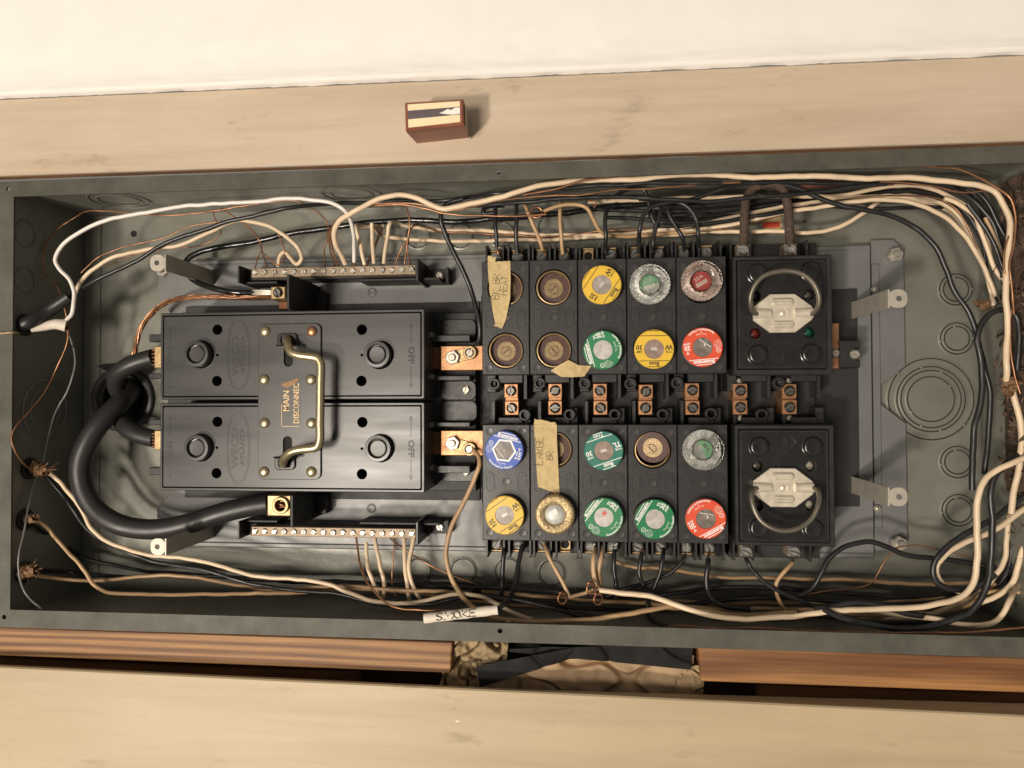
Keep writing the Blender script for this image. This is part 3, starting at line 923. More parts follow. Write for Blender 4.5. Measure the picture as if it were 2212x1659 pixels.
# ================================================================== main disconnect
CZ = -22.0
main = thing('main_disconnect', 'large black main disconnect pull-out with two covers and brass handle', 'disconnect switch', (-155, 0, SZ))
cx0, cx1 = -265.4, -44.8
def oval_ring(x0, x1, y0, y1, z, w=.35, h=.28, n=8):
    r = (x1 - x0) / 2 - .01
    o = rr(x0, x1, y0, y1, r, n)
    return MB().plate(o, [inset(o, w)], z - .2, z + h, .1)
def polyline_ribbon(pts, w, z, h):
    mb = MB()
    mb.tube([(x, y, z) for x, y in pts], [w] * len(pts), 5)
    return mb
for (v0, v1, kn, holes, small, ov, off, dirs) in (
    (672, 863, ((434, 766, 421, 766), (820, 767, 815, 766)), ((470, 712), (469, 823), (782, 712), (781, 823)), ((470, 767), (782, 767)), (491, 691, 541, 843), (699, 742, 767, 791, 838), 'upper'),
    (870, 1062, ((434, 967, 419, 968), (822, 968, 818, 969)), ((470, 911), (468, 1022), (783, 912), (782, 1024)), ((469, 967), (782, 969)), (490, 889, 540, 1043), (898, 944, 969, 992, 1037), 'lower')):
    y1, y0 = at(630, v0, CZ).y, at(630, v1, CZ).y
    cov = part(main, 'cover', MB().plate(rr(cx0, cx1, y0, y1, 1.2, 2), [rr(cx0 + 2.0, cx1 - 2.0, y0 + 2.0, y1 - 2.0, 1, 2)], -70, CZ, .6), M['cover'])
    hl = []
    for u, v in holes:
        p = at(u, v, CZ); hl.append(circ(p.x, p.y, 4.3, 22))
    for u, v in small:
        p = at(u, v, CZ); hl.append(circ(p.x, p.y, 1.2, 10))
    for ub, vb, uf, vf in kn:
        p = at(ub, vb, CZ); hl.append(circ(p.x, p.y, 11.4, 32))
    part(cov, 'cover_plate', MB().plate(rr(cx0 + 3.0, cx1 - 3.0, y0 + 3.0, y1 - 3.0, 1, 2), hl, CZ - 14, CZ + .3, .35), M['cover'], 30)
    part(cov, 'hole_floor', MB().box(cx0 + 3, cx1 - 3, y0 + 3, y1 - 3, CZ - 18, CZ - 15.5, .1), M['void'])
    for ub, vb, uf, vf in kn:
        p = at(ub, vb, CZ)
        k = part(cov, 'knob', MB().lathe(p.x - .4, p.y + .2, [(10.6, CZ - 14), (10.6, CZ + 6.6), (10.2, CZ + 7.3), (8.0, CZ + 7.4), (7.7, CZ + 7.1), (7.5, CZ + 3.6), (6.6, CZ + 3.4), (6.4, CZ + 5.6), (6.0, CZ + 5.9), (0, CZ + 5.7)], 36), M['cover'], 22)
    u0, va, u1, vb = ov
    x0, x1, ya, yb = R4(u0, va, u1, vb, CZ)
    em = MB()
    for g, w, h in ((0, .34, .22), (1.25, .26, .16)):
        e = ell(x0 + g, x1 - g, ya + g, yb - g)
        em.plate(e, [inset(e, w)], CZ, CZ + .3 + h, .08)
    xm, ym = (x0 + x1) / 2, (ya + yb) / 2
    put(em, fit(text_mb('WECO', 8.6, .17), 33), xm - 2.6, ym - .5, CZ + .3, 90)
    put(em, fit(text_mb('ATLANTA', 5.0, .14), 31), xm + 3.6, ym + .5, CZ + .3, 90)
    part(cov, 'nameplate_lettering', em, M['emboss'], 50)
    a0, a1, om, b0, b1 = off
    em = MB()
    q = at(888, om, CZ)
    put(em, text_mb('OFF', 6.6, .15), q.x, q.y, CZ + .3, -90, 1.2, 1)
    xa = q.x
    ys = [at(888, v, CZ).y for v in (a0, a1, b0, b1)]
    em.add(*(lambda t: (t.v, t.f))(polyline_ribbon([(xa, ys[1]), (xa, ys[0])], .17, CZ + .3, .2)))
    em.add(*(lambda t: (t.v, t.f))(polyline_ribbon([(xa - 1.4, ys[0] - 3.5), (xa, ys[0]), (xa + 1.4, ys[0] - 3.5)], .17, CZ + .3, .2)))
    em.add(*(lambda t: (t.v, t.f))(polyline_ribbon([(xa, ys[2]), (xa, ys[3])], .17, CZ + .3, .2)))
    em.add(*(lambda t: (t.v, t.f))(polyline_ribbon([(xa - 1.4, ys[3] + 3.5), (xa, ys[3]), (xa + 1.4, ys[3] + 3.5)], .17, CZ + .3, .2)))
    part(cov, 'off_lettering', em, M['void'], 50)
    em = MB()
    q = at(368, om, CZ)
    put(em, text_mb('ON', 6.6, .13), q.x, q.y, CZ + .3, 90, 1.2, 1)
    for yA, yB in ((ys[1], ys[0]), (ys[2], ys[3])):
        em.add(*(lambda t: (t.v, t.f))(polyline_ribbon([(q.x, yA), (q.x, yB)], .13, CZ + .3, .2)))
        d = 3 if yB < yA else -3
        em.add(*(lambda t: (t.v, t.f))(polyline_ribbon([(q.x - 1.2, yB + d), (q.x, yB), (q.x + 1.2, yB + d)], .13, CZ + .3, .2)))
    part(cov, 'on_lettering', em, M['emboss'], 50)

HZ = CZ + 2.4
x0, x1, y0, y1 = R4(557, 699, 693, 1036, HZ)
sl = []
slots = []
for u, va, vb in ((623, 724, 792), (621, 942, 1012)):
    a, b, c, d = R4(u - 10, va, u + 10, vb, HZ)
    sl.append(rr(a, b, c, d, 3.6, 5)); slots.append((a, b, c, d))
hp = part(main, 'handle_plate', MB().plate(rr(x0, x1, y0, y1, 5, 5), sl, CZ + .3, HZ, .5), M['cover'], 30)
for a, b, c, d in slots:
    part(hp, 'slot_floor', MB().box(a - 1, b + 1, c - 1, d + 1, CZ + .32, CZ + .7, 0), M['void'])
for k, (u, v) in enumerate(((573, 716), (674, 716), (571, 820), (672, 820), (572, 914), (673, 914), (571, 1019), (673, 1019))):
    p = at(u, v, HZ)
    inst(hp, 'rivet', RIVETC if k == 1 else RIVET, (p.x, p.y, HZ))
# wire handle and its two retaining clips
hz = HZ + 17
hpts = [at(621, 731, HZ - 1), at(621.5, 737, HZ + 7), at(622, 746, HZ + 13), at(628, 760, hz - 1), at(645, 767, hz), at(672, 771, hz), at(686, 774, hz), at(692, 784, hz), at(692, 830, hz), at(691, 910, hz), at(690, 955, hz), at(684, 966, hz), at(668, 969, hz), at(642, 972, hz), at(626, 978, hz - 1), at(616, 988, HZ + 13), at(612, 998, HZ + 7), at(612, 1004, HZ - 1)]
part(main, 'handle', MB().tube(spline(hpts, 2), 3.35, 16), M['handle'], 60)
for (u, v, vv) in ((622, 747, 735), (617, 988, 1000)):
    p = at(u, v, HZ + 8)
    mb = MB()
    ring = MB().lathe(0, 0, [(0, -1), (9.2, -1), (10, 0), (9.2, 1), (0, 1)], 28)
    mb.add([(p.x + x, p.y + z * .7, HZ + 8 + y * .62) for x, y, z in ring.v], ring.f)
    c = part(main, 'retaining_clip', mb, M['gloss'], 40)
    q = at(u, vv, HZ)
    part(c, 'clip_housing', MB().plate(rr(q.x - 8.5, q.x + 8.5, q.y - 5.5, q.y + 5.5, 3.5, 5), [rr(q.x - 5.5, q.x + 5.5, q.y - 3.6, q.y + 3.6, 2.5, 5)], HZ - .2, HZ + 2.2, .6), M['gloss'], 35)
# main disconnect sticker
x0, x1, y0, y1 = R4(608, 826, 648, 921, HZ)
pol = [(x0, y0)] + [(x0 + (x1 - x0) * s, y0 + rg.uniform(-.2, .2)) for s in (.3, .6)] + [(x1, y0), (x1, y1 - 1), (x1 - 4, y1 + .8), (x0 + 6, y1 - 4), (x0, y1 - 6)]
st = part(main, 'sticker', MB().prism(pol, HZ, HZ + .15, 0), M['stick'], 0)
em = MB()
a = at(619, 866, HZ); b = at(641, 870, HZ)
put(em, text_mb('MAIN', 6.9, 0, .016), a.x, a.y, HZ + .2, 90, 1.0, 1.02)
put(em, fit(text_mb('DISCONNEC', 6.9, 0, .016), 32.0), b.x, b.y - .5, HZ + .36, 90)
part(st, 'lettering', em, M['gold'], 0)
part(st, 'gold_border', MB().box(x0, x0 + .4, y0, y0 + 18, HZ, HZ + .22, 0).box(x0, x1, y0 - .2, y0 + .25, HZ, HZ + .22, 0), M['gold'], 0)
fl = [at(u, v, HZ) for u, v in ((609, 829), (644, 817), (646, 821), (622, 839), (610, 833))]
part(st, 'peeled_corner', MB().prism([(p.x, p.y) for p in fl], HZ, HZ + .3, .05), M['stickbrown'], 0)

# base of the disconnect, seen past its ends
def bx(t, name, u0, v0, u1, v1, z0, z1, m, c=.5):
    x0, x1, y0, y1 = R4(u0, v0, u1, v1, z1)
    return part(t, name, MB().box(x0, x1, y0, y1, z0, z1, c), m)
bx(main, 'base', 362, 680, 1028, 1058, SZ, -66, M['black'])
for v0, v1 in ((724, 738), (812, 822), (912, 922), (1006, 1022)):
    bx(main, 'rib', 905, v0, 1015, v1, -70, -50, M['block'])
for v in (722, 813, 917, 1010):
    bx(main, 'window_lug', 921, v - 5, 934, v + 6, -60, -42, M['pan'], .4)
for u0, v0, u1, v1 in ((322, 722, 352, 738), (322, 806, 352, 818), (322, 906, 352, 918), (322, 1010, 352, 1026)):
    bx(main, 'side_lug', u0, v0, u1, v1, -66, -56, M['block'])
for v0, v1, u in ((823, 864, 1028), (866, 910, 1030), (1000, 1040, 1028), (690, 735, 1028)):
    x0, x1, y0, y1 = R4(952, v0, u, v1, -64)
    part(main, 'foot', MB().prism(rr(x0, x1, y0, y1, 5, 5), -70, -64, .5), M['block'])
for v in (842, 1018):
    p = at(1007, v, -64)
    inst(main, 'foot_screw', SCR_BRT, (p.x, p.y, -64), -12)
for (v0, v1, nu, nv, su, sv) in ((747, 800, 979, 773, 1015, 762), (930, 984, 979, 957, 1014, 970)):
    bar = bx(main, 'bus_strap', 952, v0, 1046, v1, -54, -50, M['copper'])
    bx(bar, 'bus_strap_back', 905, v0 + 2, 952, v1 - 2, -60, -56, M['copperdark'])
    n, s = at(nu, nv, -50), at(su, sv, -47)
    inst(main, 'nut', NUT, (n.x, n.y, -50), 14)
    dirv = Vector((s.x - n.x, s.y - n.y)); L = dirv.length; an = math.degrees(math.atan2(dirv.y, dirv.x))
    lug = MB(); put(lug, MB().prism(rr(-6, L + 5.2, -5.0, 5.0, 4.9, 6), 0, 1.6, .3), n.x, n.y, -50, an)
    lo = part(main, 'ring_lug', lug, M['brass'])
    part(lo, 'lug_collar', MB().plate(circ(s.x, s.y, 5.6, 28), [circ(s.x, s.y, 3.9, 24)], -49, -45, .5), M['brass'], 35)
    inst(main, 'lug_screw', SCR_BRT, (s.x, s.y, -47.4), -30)

# ================================================================== fuse blocks
FZ = -30.0
PITCH = 38.1
ROWS = {'a': 89.1, 'b': 39.4, 'c': -38.9, 'd': -90.3}
BOSS = smesh('boss', MB().lathe(0, 0, [(3.2, .02), (3.0, .3), (2.75, .3), (2.6, .05), (2.4, .02), (0, .1)], 24), M['cover'], 30)
EMPTY = {(0, 'a'), (1, 'a'), (0, 'b'), (1, 'b'), (1, 'c'), (3, 'c')}
OVAL = smesh('oval', oval_ring(-3.4, 3.4, -7.6, 7.6, 0, .5, .4), M['block'], 40)
SHELL = smesh('shell', MB().lathe(0, 0, [(13.9, -20), (13.9, -3), (13.5, -2.2), (12.7, -2.2)] + [(12.6 - (.5 if k % 2 else 0), -3 - k * 1.2) for k in range(14)], 40), M['brass'], 70)
WASHER = smesh('washer', MB().lathe(0, 0, [(12.3, -9.0), (12.2, -8), (6.4, -7.6)], 36), M['fibre'], 50)
CONTACT = smesh('contact', MB().lathe(0, 0, [(7.8, -8.4), (7.8, -7.1), (7.6, -6.9), (4.2, -6.9), (4.1, -7.4), (0, -7.4)], 32), M['contact'], 20)
CSCREW = smesh('contact_screw', MB().plate(circ(0, 0, 3.85, 28), [[(-3.2, -.42), (3.2, -.42), (3.2, .42), (-3.2, .42)]], -.6, .55, .15), M['contact'])
SLOTF = smesh('slot_floor', MB().lathe(0, 0, [(4.05, .06), (0, .06)], 24), M['fibre'], 0)
FIN = [None]
def fuse_block(k, bank, label):
    x0, x1 = k * PITCH + .25, (k + 1) * PITCH - .25
    up = bank == 'upper'
    y0, y1 = (20.3, 110.8) if up else (-110.7, -19.3)
    rows = ('a', 'b') if up else ('c', 'd')
    dz = rg.uniform(-.25, .25)
    t = thing('fuse_block', label, 'fuse block', ((x0 + x1) / 2, (y0 + y1) / 2, SZ), 'two-socket fuse blocks of the %s bank' % bank)
    xm = (x0 + x1) / 2
    holes = [circ(xm, ROWS[r], 14.6, 40) for r in rows]
    part(t, 'body', MB().plate([(x0, y0), (x1, y0), (x1, y1), (x0, y1)], holes, -62, FZ + dz, .5), M['block'], 30)
    z = FZ + dz
    yc = (ROWS[rows[0]] + ROWS[rows[1]]) / 2 + (.3 if up else .2)
    for sx in (-1, 1):
        inst(t, 'oval_boss', OVAL, (xm + sx * 12.6, yc, z))
        for r, sy in ((rows[0], 1), (rows[1], -1)):
            inst(t, 'boss', BOSS, (xm + sx * 13.2, ROWS[r] + sy * 14.2, z))
    inst(t, 'boss', BOSS, (xm, yc, z))
    for r in rows:
        if (k, r) in EMPTY:
            tl = (0, 0)
            off = (0, 0, 0)
            if (k, r) == (3, 'c'):
                off = (-.8, .6, 4.5); tl = (9, -9)
            c = (xm + off[0], ROWS[r] + off[1], z + off[2] * .4)
            sh = inst(t, 'socket_shell', SHELL, (xm, ROWS[r], z + .6), rg.uniform(0, 90))
            c2 = (xm + off[0], ROWS[r] + off[1], z + off[2] + 1.2)
            inst(t, 'fibre_washer', WASHER, c2, 0, tl)
            inst(t, 'centre_contact', CONTACT, c2, 0, tl)
            inst(t, 'screw_slot', SLOTF, (c2[0], c2[1], c2[2] - 7.4), 0, tl)
            inst(t, 'contact_screw', CSCREW, (c2[0], c2[1], c2[2] - 7.4), rg.choice((-45, -32, 40, 5, -50)), tl)
        inst(t, 'socket_floor', FLOOR, (xm, ROWS[r], 0))
    # screw terminals in open fins at the outer end
    s = 1 if up else -1
    ye = y1 if up else y0
    part(t, 'terminal_shelf', MB().box(x0 + .2, x1 - .2, min(ye - s * 8, ye + s * 16), max(ye - s * 8, ye + s * 16), SZ + .3, -63, .3), M['black'])
    for fx in (.02, .385, .50, .955):
        xf = x0 + fx * (x1 - x0)
        z1 = -44 + rg.uniform(-2, 2)
        pol = [(ye - s * 2, SZ + 1), (ye + s * 17.5, SZ + 1), (ye + s * 17.5, z1 - 7), (ye + s * 15, z1), (ye - s * 2, z1)]
        w = 1.5
        vs = [(xf, y, zz) for y, zz in pol] + [(xf + w, y, zz) for y, zz in pol]
        n = 5
        fs = [tuple(range(n)), tuple(range(2 * n - 1, n - 1, -1))] + [(i, (i + 1) % n, n + (i + 1) % n, n + i) for i in range(n)]
        part(t, 'barrier_fin', MB().add(vs, fs), M['block'], 0)
    for q, fx in enumerate((.22, .70)):
        xc = x0 + fx * (x1 - x0)
        clip = part(t, 'terminal_clip', MB().box(xc - 4.6, xc + 4.6, min(ye - s * 2, ye + s * 13), max(ye - s * 2, ye + s * 13), -62, -54, .5).box(xc - 4.6, xc + 4.6, min(ye + s * 11.8, ye + s * 13), max(ye + s * 11.8, ye + s * 13), -54, -50.5, .3), M['brass'])
        bare_hole = (k, bank, q) in ((2, 'upper', 0), (1, 'lower', 1))
        if bare_hole:
            part(clip, 'threaded_hole', MB().lathe(xc, ye + s * 7.0, [(3.4, -53.8), (2.8, -53.6), (2.6, -53.9), (0, -53.9)], 20), M['void'])
        else:
            inst(clip, 'terminal_screw', SCR_TERM, (xc + .3, ye + s * 7.0, -52), rg.uniform(0, 180), (-s * 14, 0))
    return t
FLOOR = smesh('floor', MB().lathe(0, 0, [(14.8, -49), (0, -49)], 24), M['void'], 0)
BL = [('left-most fuse block of the upper bank, masking tape over its top socket',
       'second upper fuse block with two open brass sockets',
       'upper fuse block holding a yellow fuse above a green fuse',
       'upper fuse block holding a clear glass fuse above a yellow fuse',
       'upper fuse block holding two red fuses, next to the pull-out'),
      ('lower fuse block holding the blue fuse above a yellow fuse',
       'lower fuse block with long masking tape and gold-rimmed fuse',
       'lower fuse block holding a teal fuse above a green fuse',
       'lower fuse block with a tilted open brass socket above a green fuse',
       'lower fuse block holding a clear glass fuse above a red fuse')]
for k in range(5):
    fuse_block(k, 'upper', BL[0][k])
    fuse_block(k, 'lower', BL[1][k])

# ================================================================== centre bus between the banks
cb = thing('bus_housing', 'black moulded bus housing between the two rows of fuse blocks', 'bus housing', (95, 0, SZ))
part(cb, 'bed', MB().box(1, 268, -24, 24, SZ + .2, -70, .3), M['black'])
for k in range(7):
    x0 = k * PITCH + (0 if k < 5 else 3)
    for s in (1, -1):
        # stepped shoulders that run in under each block
        ya, yb = (.6, 20.6) if s > 0 else (-19.6, -.6)
        xa, xb = (x0 + 1, x0 + 8.5) if s > 0 else (x0 + 31, x0 + 37.3)
        part(cb, 'shoulder', MB().box(xa, xb, ya + (6 if s > 0 else 0), yb - (0 if s > 0 else 6), -70, -52, .5), M['block'])
        xa, xb = (x0 + 31.5, x0 + 34.5) if s > 0 else (x0 + 5, x0 + 8)
        part(cb, 'web', MB().box(xa, xb, ya, yb, -70, -50, .4), M['block'])
        yy = (14, 20.6) if s > 0 else (-19.6, -14)
        part(cb, 'ledge', MB().box(x0 + 11, x0 + 31, yy[0], yy[1], -70, -48, .5), M['block'])
for pts in (((1067, 829.5), (1165, 828), (1263, 828), (1362, 829), (1463, 827), (1683, 827.5)), ((1133, 897), (1230, 896), (1328, 896), (1432, 896), (1536, 894), (1646, 896))):
    for u, v in pts:
        p = at(u, v, -46)
        o = part(cb, 'screw_boss', MB().plate(circ(p.x, p.y, 5.0, 28), [circ(p.x, p.y, 3.0, 24)], -70, -46, .7), M['block'], 40)
        part(o, 'boss_hole', MB().lathe(p.x, p.y, [(3.1, -58), (0, -58)], 16), M['void'])
tabs = (((1104, 844.5), (1105.5, 881.5)), ((1199, 844), (1199, 881)), ((1296, 844), (1297, 881)), ((1395, 846), (1394, 881)), ((1495, 843), (1496, 881)), ((1599, 844), (1599, 880)), ((1705, 845), (1705.6, 879.5)))
angs = ((88, -52), (30, 3), (-45, -50), (50, 50), (0, -30), (12, 8), (16, 20))
ordn = ('first', 'second', 'third', 'fourth', 'fifth', 'sixth', 'seventh')
for k, ((a, b), (r1, r2)) in enumerate(zip(tabs, angs)):
    pa, pb = at(*a, -48), at(*b, -48)
    xm = (pa.x + pb.x) / 2
    g = thing('bus_link', '%s copper bus link, counted from the disconnect, with two dark slotted screws' % ordn[k], 'bus link', (xm, 0, -70), 'copper bus links in the centre row')
    part(g, 'copper_bar', MB().box(xm - 5.2, xm + 5.2, pb.y - 5.4, pa.y + 5.4, -70, -51.5, .3), M['copper'])
    for p, r in ((pa, r1), (pb, r2)):
        tb = part(g, 'copper_tab', MB().box(p.x - 5.6, p.x + 5.6, p.y - 5.7, p.y + 5.7, -52, -48, .4), M['copper'])
        inst(tb, 'screw', SCR_BUS, (p.x, p.y, -47.6), r + 90)
for u, v in ((1597, 824), (1599, 904), (1704, 823), (1706, 903)):
    p = at(u, v, -54)
    inst(cb, 'bed_screw', SCR_BAR, (p.x, p.y, -55), rg.uniform(0, 180))
    part(cb, 'screw_pad', MB().lathe(p.x, p.y, [(3.6, -70), (3.6, -56.2), (0, -56)], 16), M['black'])
# bus end on the right
g = thing('bus_end', 'copper strip and black screw clamp at the end of the bus', 'bus end', at(1830, 765, SZ))
x0, x1, y0, y1 = R4(1790, 698, 1813, 796, -52)
part(g, 'copper_strip', MB().box(x0, x1, y0, y1, -56, -52, .4), M['copper'])
x0, x1, y0, y1 = R4(1814, 735, 1858, 794, -48)
part(g, 'clamp_block', MB().plate([(x0, y0), (x1, y0), (x1, y0 + 6), (x1 - 3.5, y0 + 6), (x1 - 3.5, y1 - 6), (x1, y1 - 6), (x1, y1), (x0, y1)], [], SZ + .3, -48, .6), M['black'])
p = at(1848, 765, -47); inst(g, 'clamp_screw', SCR_BRT, (p.x, p.y, -48.6), 75)
p = at(1804, 763, -51); inst(g, 'strip_screw', SCR_BRT, (p.x, p.y, -51.6), 70)

# ================================================================== pull-out fuse holders
RZ = -27.0
KNOB = smesh('pull_knob', MB().lathe(0, 0, [(8.2, -2), (8.2, .3), (7.6, .6), (7.1, .3), (6.9, 1.8), (6.2, 2.4), (4.8, 2.5), (3, 2.1), (0, 2.0)], 30), M['gloss'], 40)
def octa_plate():
    w, h = 21.6, 14.6
    pol = [(-w, -5), (-w + 12.5, -h), (w - 12.5, -h), (w, -5), (w, 5), (w - 12.5, h), (-w + 12.5, h), (-w, 5)]
    mb = MB().prism(pol, 0, 2.4, .5)
    def bead(cx, cy, hw, hh, hz):
        b = MB()
        o = rr(cx - hw, cx + hw, cy - hh, cy + hh, hh, 6)
        for (c, z0, z1) in ((0, 2.2, 2.6),):
            b.prism(o, 2.2, 2.4 + hz, hz * .9)
        mb.add(b.v, b.f)
    bead(0, 8.6, 8.6, 3.2, 1.9)
    bead(0, -8.6, 8.6, 3.2, 1.9)
    for s in (-1, 1):
        # rolled knuckle the bail passes through
        n, vs, fs = 10, [], []
        for i in range(n + 1):
            a = PI * i / n
            for j, xx in enumerate((s * 8.5, s * 21.9)):
                r = 3.6 if j else 3.2
                vs.append((xx, r * 1.12 * math.cos(a), 2.2 + r * .85 * math.sin(a)))
        fs = [(2 * i, 2 * i + 1, 2 * i + 3, 2 * i + 2) for i in range(n)]
        fs.append(tuple(2 * i for i in range(n + 1)))
        fs.append(tuple(2 * i + 1 for i in range(n + 1)))
        mb.add(vs, fs)
    mb.lathe(0, 0, [(3.6, 2.3), (3.4, 3.0), (2.2, 2.8), (2.0, 3.6), (1.2, 4.0), (0, 4.0)], 22)
    return mb
OCTA = smesh('octagon_plate', octa_plate(), M['octa'], 35)
def pullout(inner, frame, knobs, lights, plate_c, bail, up, label):
    x0, x1, y0, y1 = R4(*inner, RZ)
    a0, a1, b0, b1 = R4(*frame, RZ - 2)
    t = thing('pullout_fuse_holder', label, 'fuse holder', ((x0 + x1) / 2, (y0 + y1) / 2, SZ), 'square pull-out fuse holders')
    part(t, 'frame', MB().plate(rr(a0, a1, b0, b1, 1, 2), [rr(x0 - .5, x1 + .5, y0 - .5, y1 + .5, .8, 2)], -66, RZ - 2, .7), M['block'], 30)
    hl = [circ(at(u, v, RZ).x, at(u, v, RZ).y, 4.2, 22) for u, v, m in lights]
    c = part(t, 'cover', MB().plate(rr(x0, x1, y0, y1, 1, 2), hl, -46, RZ, .7), M['gloss'], 30)
    part(c, 'cover_rim', MB().plate(rr(x0 + .9, x1 - .9, y0 + .9, y1 - .9, .8, 2), [rr(x0 + 1.8, x1 - 1.8, y0 + 1.8, y1 - 1.8, .8, 2)], RZ - .2, RZ + .35, .2), M['block'], 30)
    for u, v in knobs:
        p = at(u, v, RZ)
        inst(t, 'knob', KNOB, (p.x, p.y, RZ))
    for u, v, m in lights:
        p = at(u, v, RZ)
        part(t, 'indicator', MB().lathe(p.x, p.y, [(4.15, -36), (3.4, -34), (0, -33)], 20), M[m], 60)
    p = at(plate_c[0], plate_c[1], RZ + 6)
    pz = RZ + 2
    hd = part(t, 'handle_bracket_post', MB().box(p.x - 10, p.x + 10, p.y - 8, p.y + 8, RZ - .2, pz + .2, .3), M['black'])
    inst(t, 'handle_bracket', OCTA, (p.x, p.y, pz))
    pts = [at(u, v, z) for u, v, z in bail]
    part(t, 'bail', MB().tube(spline(pts, 2), 1.85, 12), M['bail'], 60)
    # cast marks
    em = MB()
    xm = (x0 + x1) / 2
    if up:
        q = at(1692, 570 + 20, RZ)
        o1 = oval_ring(-8, 8, -3.1, 3.1, 0, .3, .25)
        put(em, oval_ring(-3.1, 3.1, -9.5, 9.5, 0, .3, .25), at(1690, 748, RZ).x, at(1690, 748, RZ).y, RZ, 90)
        put(em, text_mb('NO', 4.2, .12), at(1690, 775, RZ).x, at(1690, 775, RZ).y, RZ, -90)
    else:
        q = at(1696, 955, RZ)
        dm = [(0, -8.5), (7.8, 0), (0, 8.5), (-7.8, 0)]
        em.add(*(lambda m_: (m_.v, m_.f))(MB().tube([(q.x + x, q.y + y, RZ + .05) for x, y in dm + dm[:1]], .14, 5)))
        put(em, text_mb('OFF', 4.6, .14), q.x, q.y, RZ, 90)
    part(c, 'cast_mark', em, M['emboss'], 50)
    # lug terminals at the outer end
    s = 1 if up else -1
    ye = b1 if up else b0
    part(t, 'terminal_shelf', MB().box(a0 + 1, a1 - 1, min(ye - s * 6, ye + s * 16), max(ye - s * 6, ye + s * 16), SZ + .3, -62, .4), M['black'])
    for xf in (a0 + 1, a0 + 16, a0 + 46, a1 - 14):
        part(t, 'barrier_fin', MB().box(xf, xf + 2, min(ye - s * 2, ye + s * 15), max(ye - s * 2, ye + s * 15), SZ + .3, -46, .4), M['block'])
    for u, v in (((1606, 540), (1709, 538)) if up else ((1613, 1190), (1716, 1190))):
        p = at(u, v, -44)
        lg = part(t, 'wire_lug', MB().box(p.x - 4.8, p.x + 4.8, p.y - 4.6, p.y + 4.6, -60, -45, .5), M['tinbar'])
        inst(lg, 'lug_screw', SCR_TERM, (p.x, p.y, -45.2), rg.uniform(20, 80))
    # bus tail
    return t
pullout((1593, 561, 1786, 797), (1584, 552, 1798, 810), ((1636, 591), (1752, 586), (1637, 766), (1752, 764)),
        ((1632, 720, 'redlamp'), (1749, 718, 'greenlamp'), (1632, 640, 'black'), (1749, 636, 'bail')), (1692, 676),
        ((1637, 679, RZ + 5), (1629, 676, RZ + 8), (1622, 662, RZ + 14), (1621, 643, RZ + 17), (1630, 617, RZ + 19), (1652, 595, RZ + 20), (1697, 585, RZ + 20), (1735, 593, RZ + 20), (1758, 613, RZ + 19), (1769, 640, RZ + 17), (1768, 660, RZ + 14), (1759, 675, RZ + 8), (1750, 679, RZ + 5)),
        True, 'upper square black pull-out fuse holder with red and green indicators, bail raised')
pullout((1597, 928, 1792, 1172), (1588, 918, 1803, 1180), ((1640, 965), (1756, 965), (1640, 1140), (1756, 1142)),
        ((1637, 1008, 'bail'), (1752, 1008, 'palelamp'), (1638, 1093, 'black'), (1751, 1093, 'palelamp')), (1693, 1054),
        ((1638, 1054, RZ + 5), (1629, 1056, RZ + 8), (1623, 1068, RZ + 13), (1627, 1094, RZ + 16), (1642, 1123, RZ + 17), (1668, 1141, RZ + 18), (1697, 1147, RZ + 18), (1728, 1140, RZ + 18), (1754, 1120, RZ + 17), (1768, 1090, RZ + 16), (1770, 1068, RZ + 13), (1763, 1056, RZ + 8), (1754, 1053, RZ + 5)),
        False, 'lower square black pull-out fuse holder with its bail hanging down')
# ================================================================== neutral bars
NZ = -50.0
def neutral(vs, s, label, srot):
    """s = +1 for the bar above the disconnect, -1 for the one below"""
    vb, v_end0, v_end1 = vs
    a, b = at(543, vb, NZ), at(898, vb, NZ)
    y = (a.y + b.y) / 2
    t = thing('terminal_bar', label, 'terminal bar', ((a.x + b.x) / 2, y, PZ), 'slotted-screw terminal bars')
    part(t, 'bar', MB().box(a.x, b.x, y - 4.0, y + 4.0, NZ - 8, NZ, .5), M['tinbar'])
    u = 551.0
    k = 0
    while u < 892:
        p = at(u, vb, NZ)
        inst(t, 'screw', SCR_BAR, (p.x, y + rg.uniform(-.15, .15), NZ - .3 + rg.uniform(-.2, .3)), rg.uniform(0, 180))
        u += 21.15
        k += 1
    xl, xr = at(513, vb, -44).x, at(899, vb, -44).x
    ya, yb = (y - 9, y + 5.5) if s > 0 else (y - 5.5, y + 9)
    part(t, 'end_plate', MB().box(xl, xl + 1.8, ya, yb, PZ + .2, -44, .5), M['block'])
    part(t, 'end_plate', MB().box(xr, xr + 2.2, ya - 2, yb + 2, PZ + .2, -42, .5), M['block'])
    yr = y - s * 6.4
    x0 = at(775, vb, -52).x
    part(t, 'rail', MB().box(x0, xr + 18, min(yr, yr - s * 2.2), max(yr, yr - s * 2.2), PZ + .2, -53, .5), M['black'])
    part(t, 'rail', MB().box(xl, xl + 30, min(yr, yr - s * 2.2), max(yr, yr - s * 2.2), PZ + .2, -55, .5), M['black'])
    part(t, 'bar_bed', MB().box(xl + 2, xr, y - 5, y + 5, PZ + .2, NZ - 9, .5), M['black'])
    part(t, 'foot', MB().box(xr + 2, xr + 23, y - 9 if s > 0 else y - 4, y + 4 if s > 0 else y + 9, PZ + .2, -73, .5).box(xr + 21, xr + 23, y - 9 if s > 0 else y - 4, y + 4 if s > 0 else y + 9, PZ, -64, .3), M['black'])
    inst(t, 'foot_screw', SCR_BRT, (xr + 14, y - s * 2.0, -72.5), 30)
    return y
NY = neutral((586, 0, 0), 1, 'terminal bar with slotted screws above the main disconnect', None)
NY2 = neutral((1150, 0, 0), -1, 'terminal bar with slotted screws below the main disconnect', None)

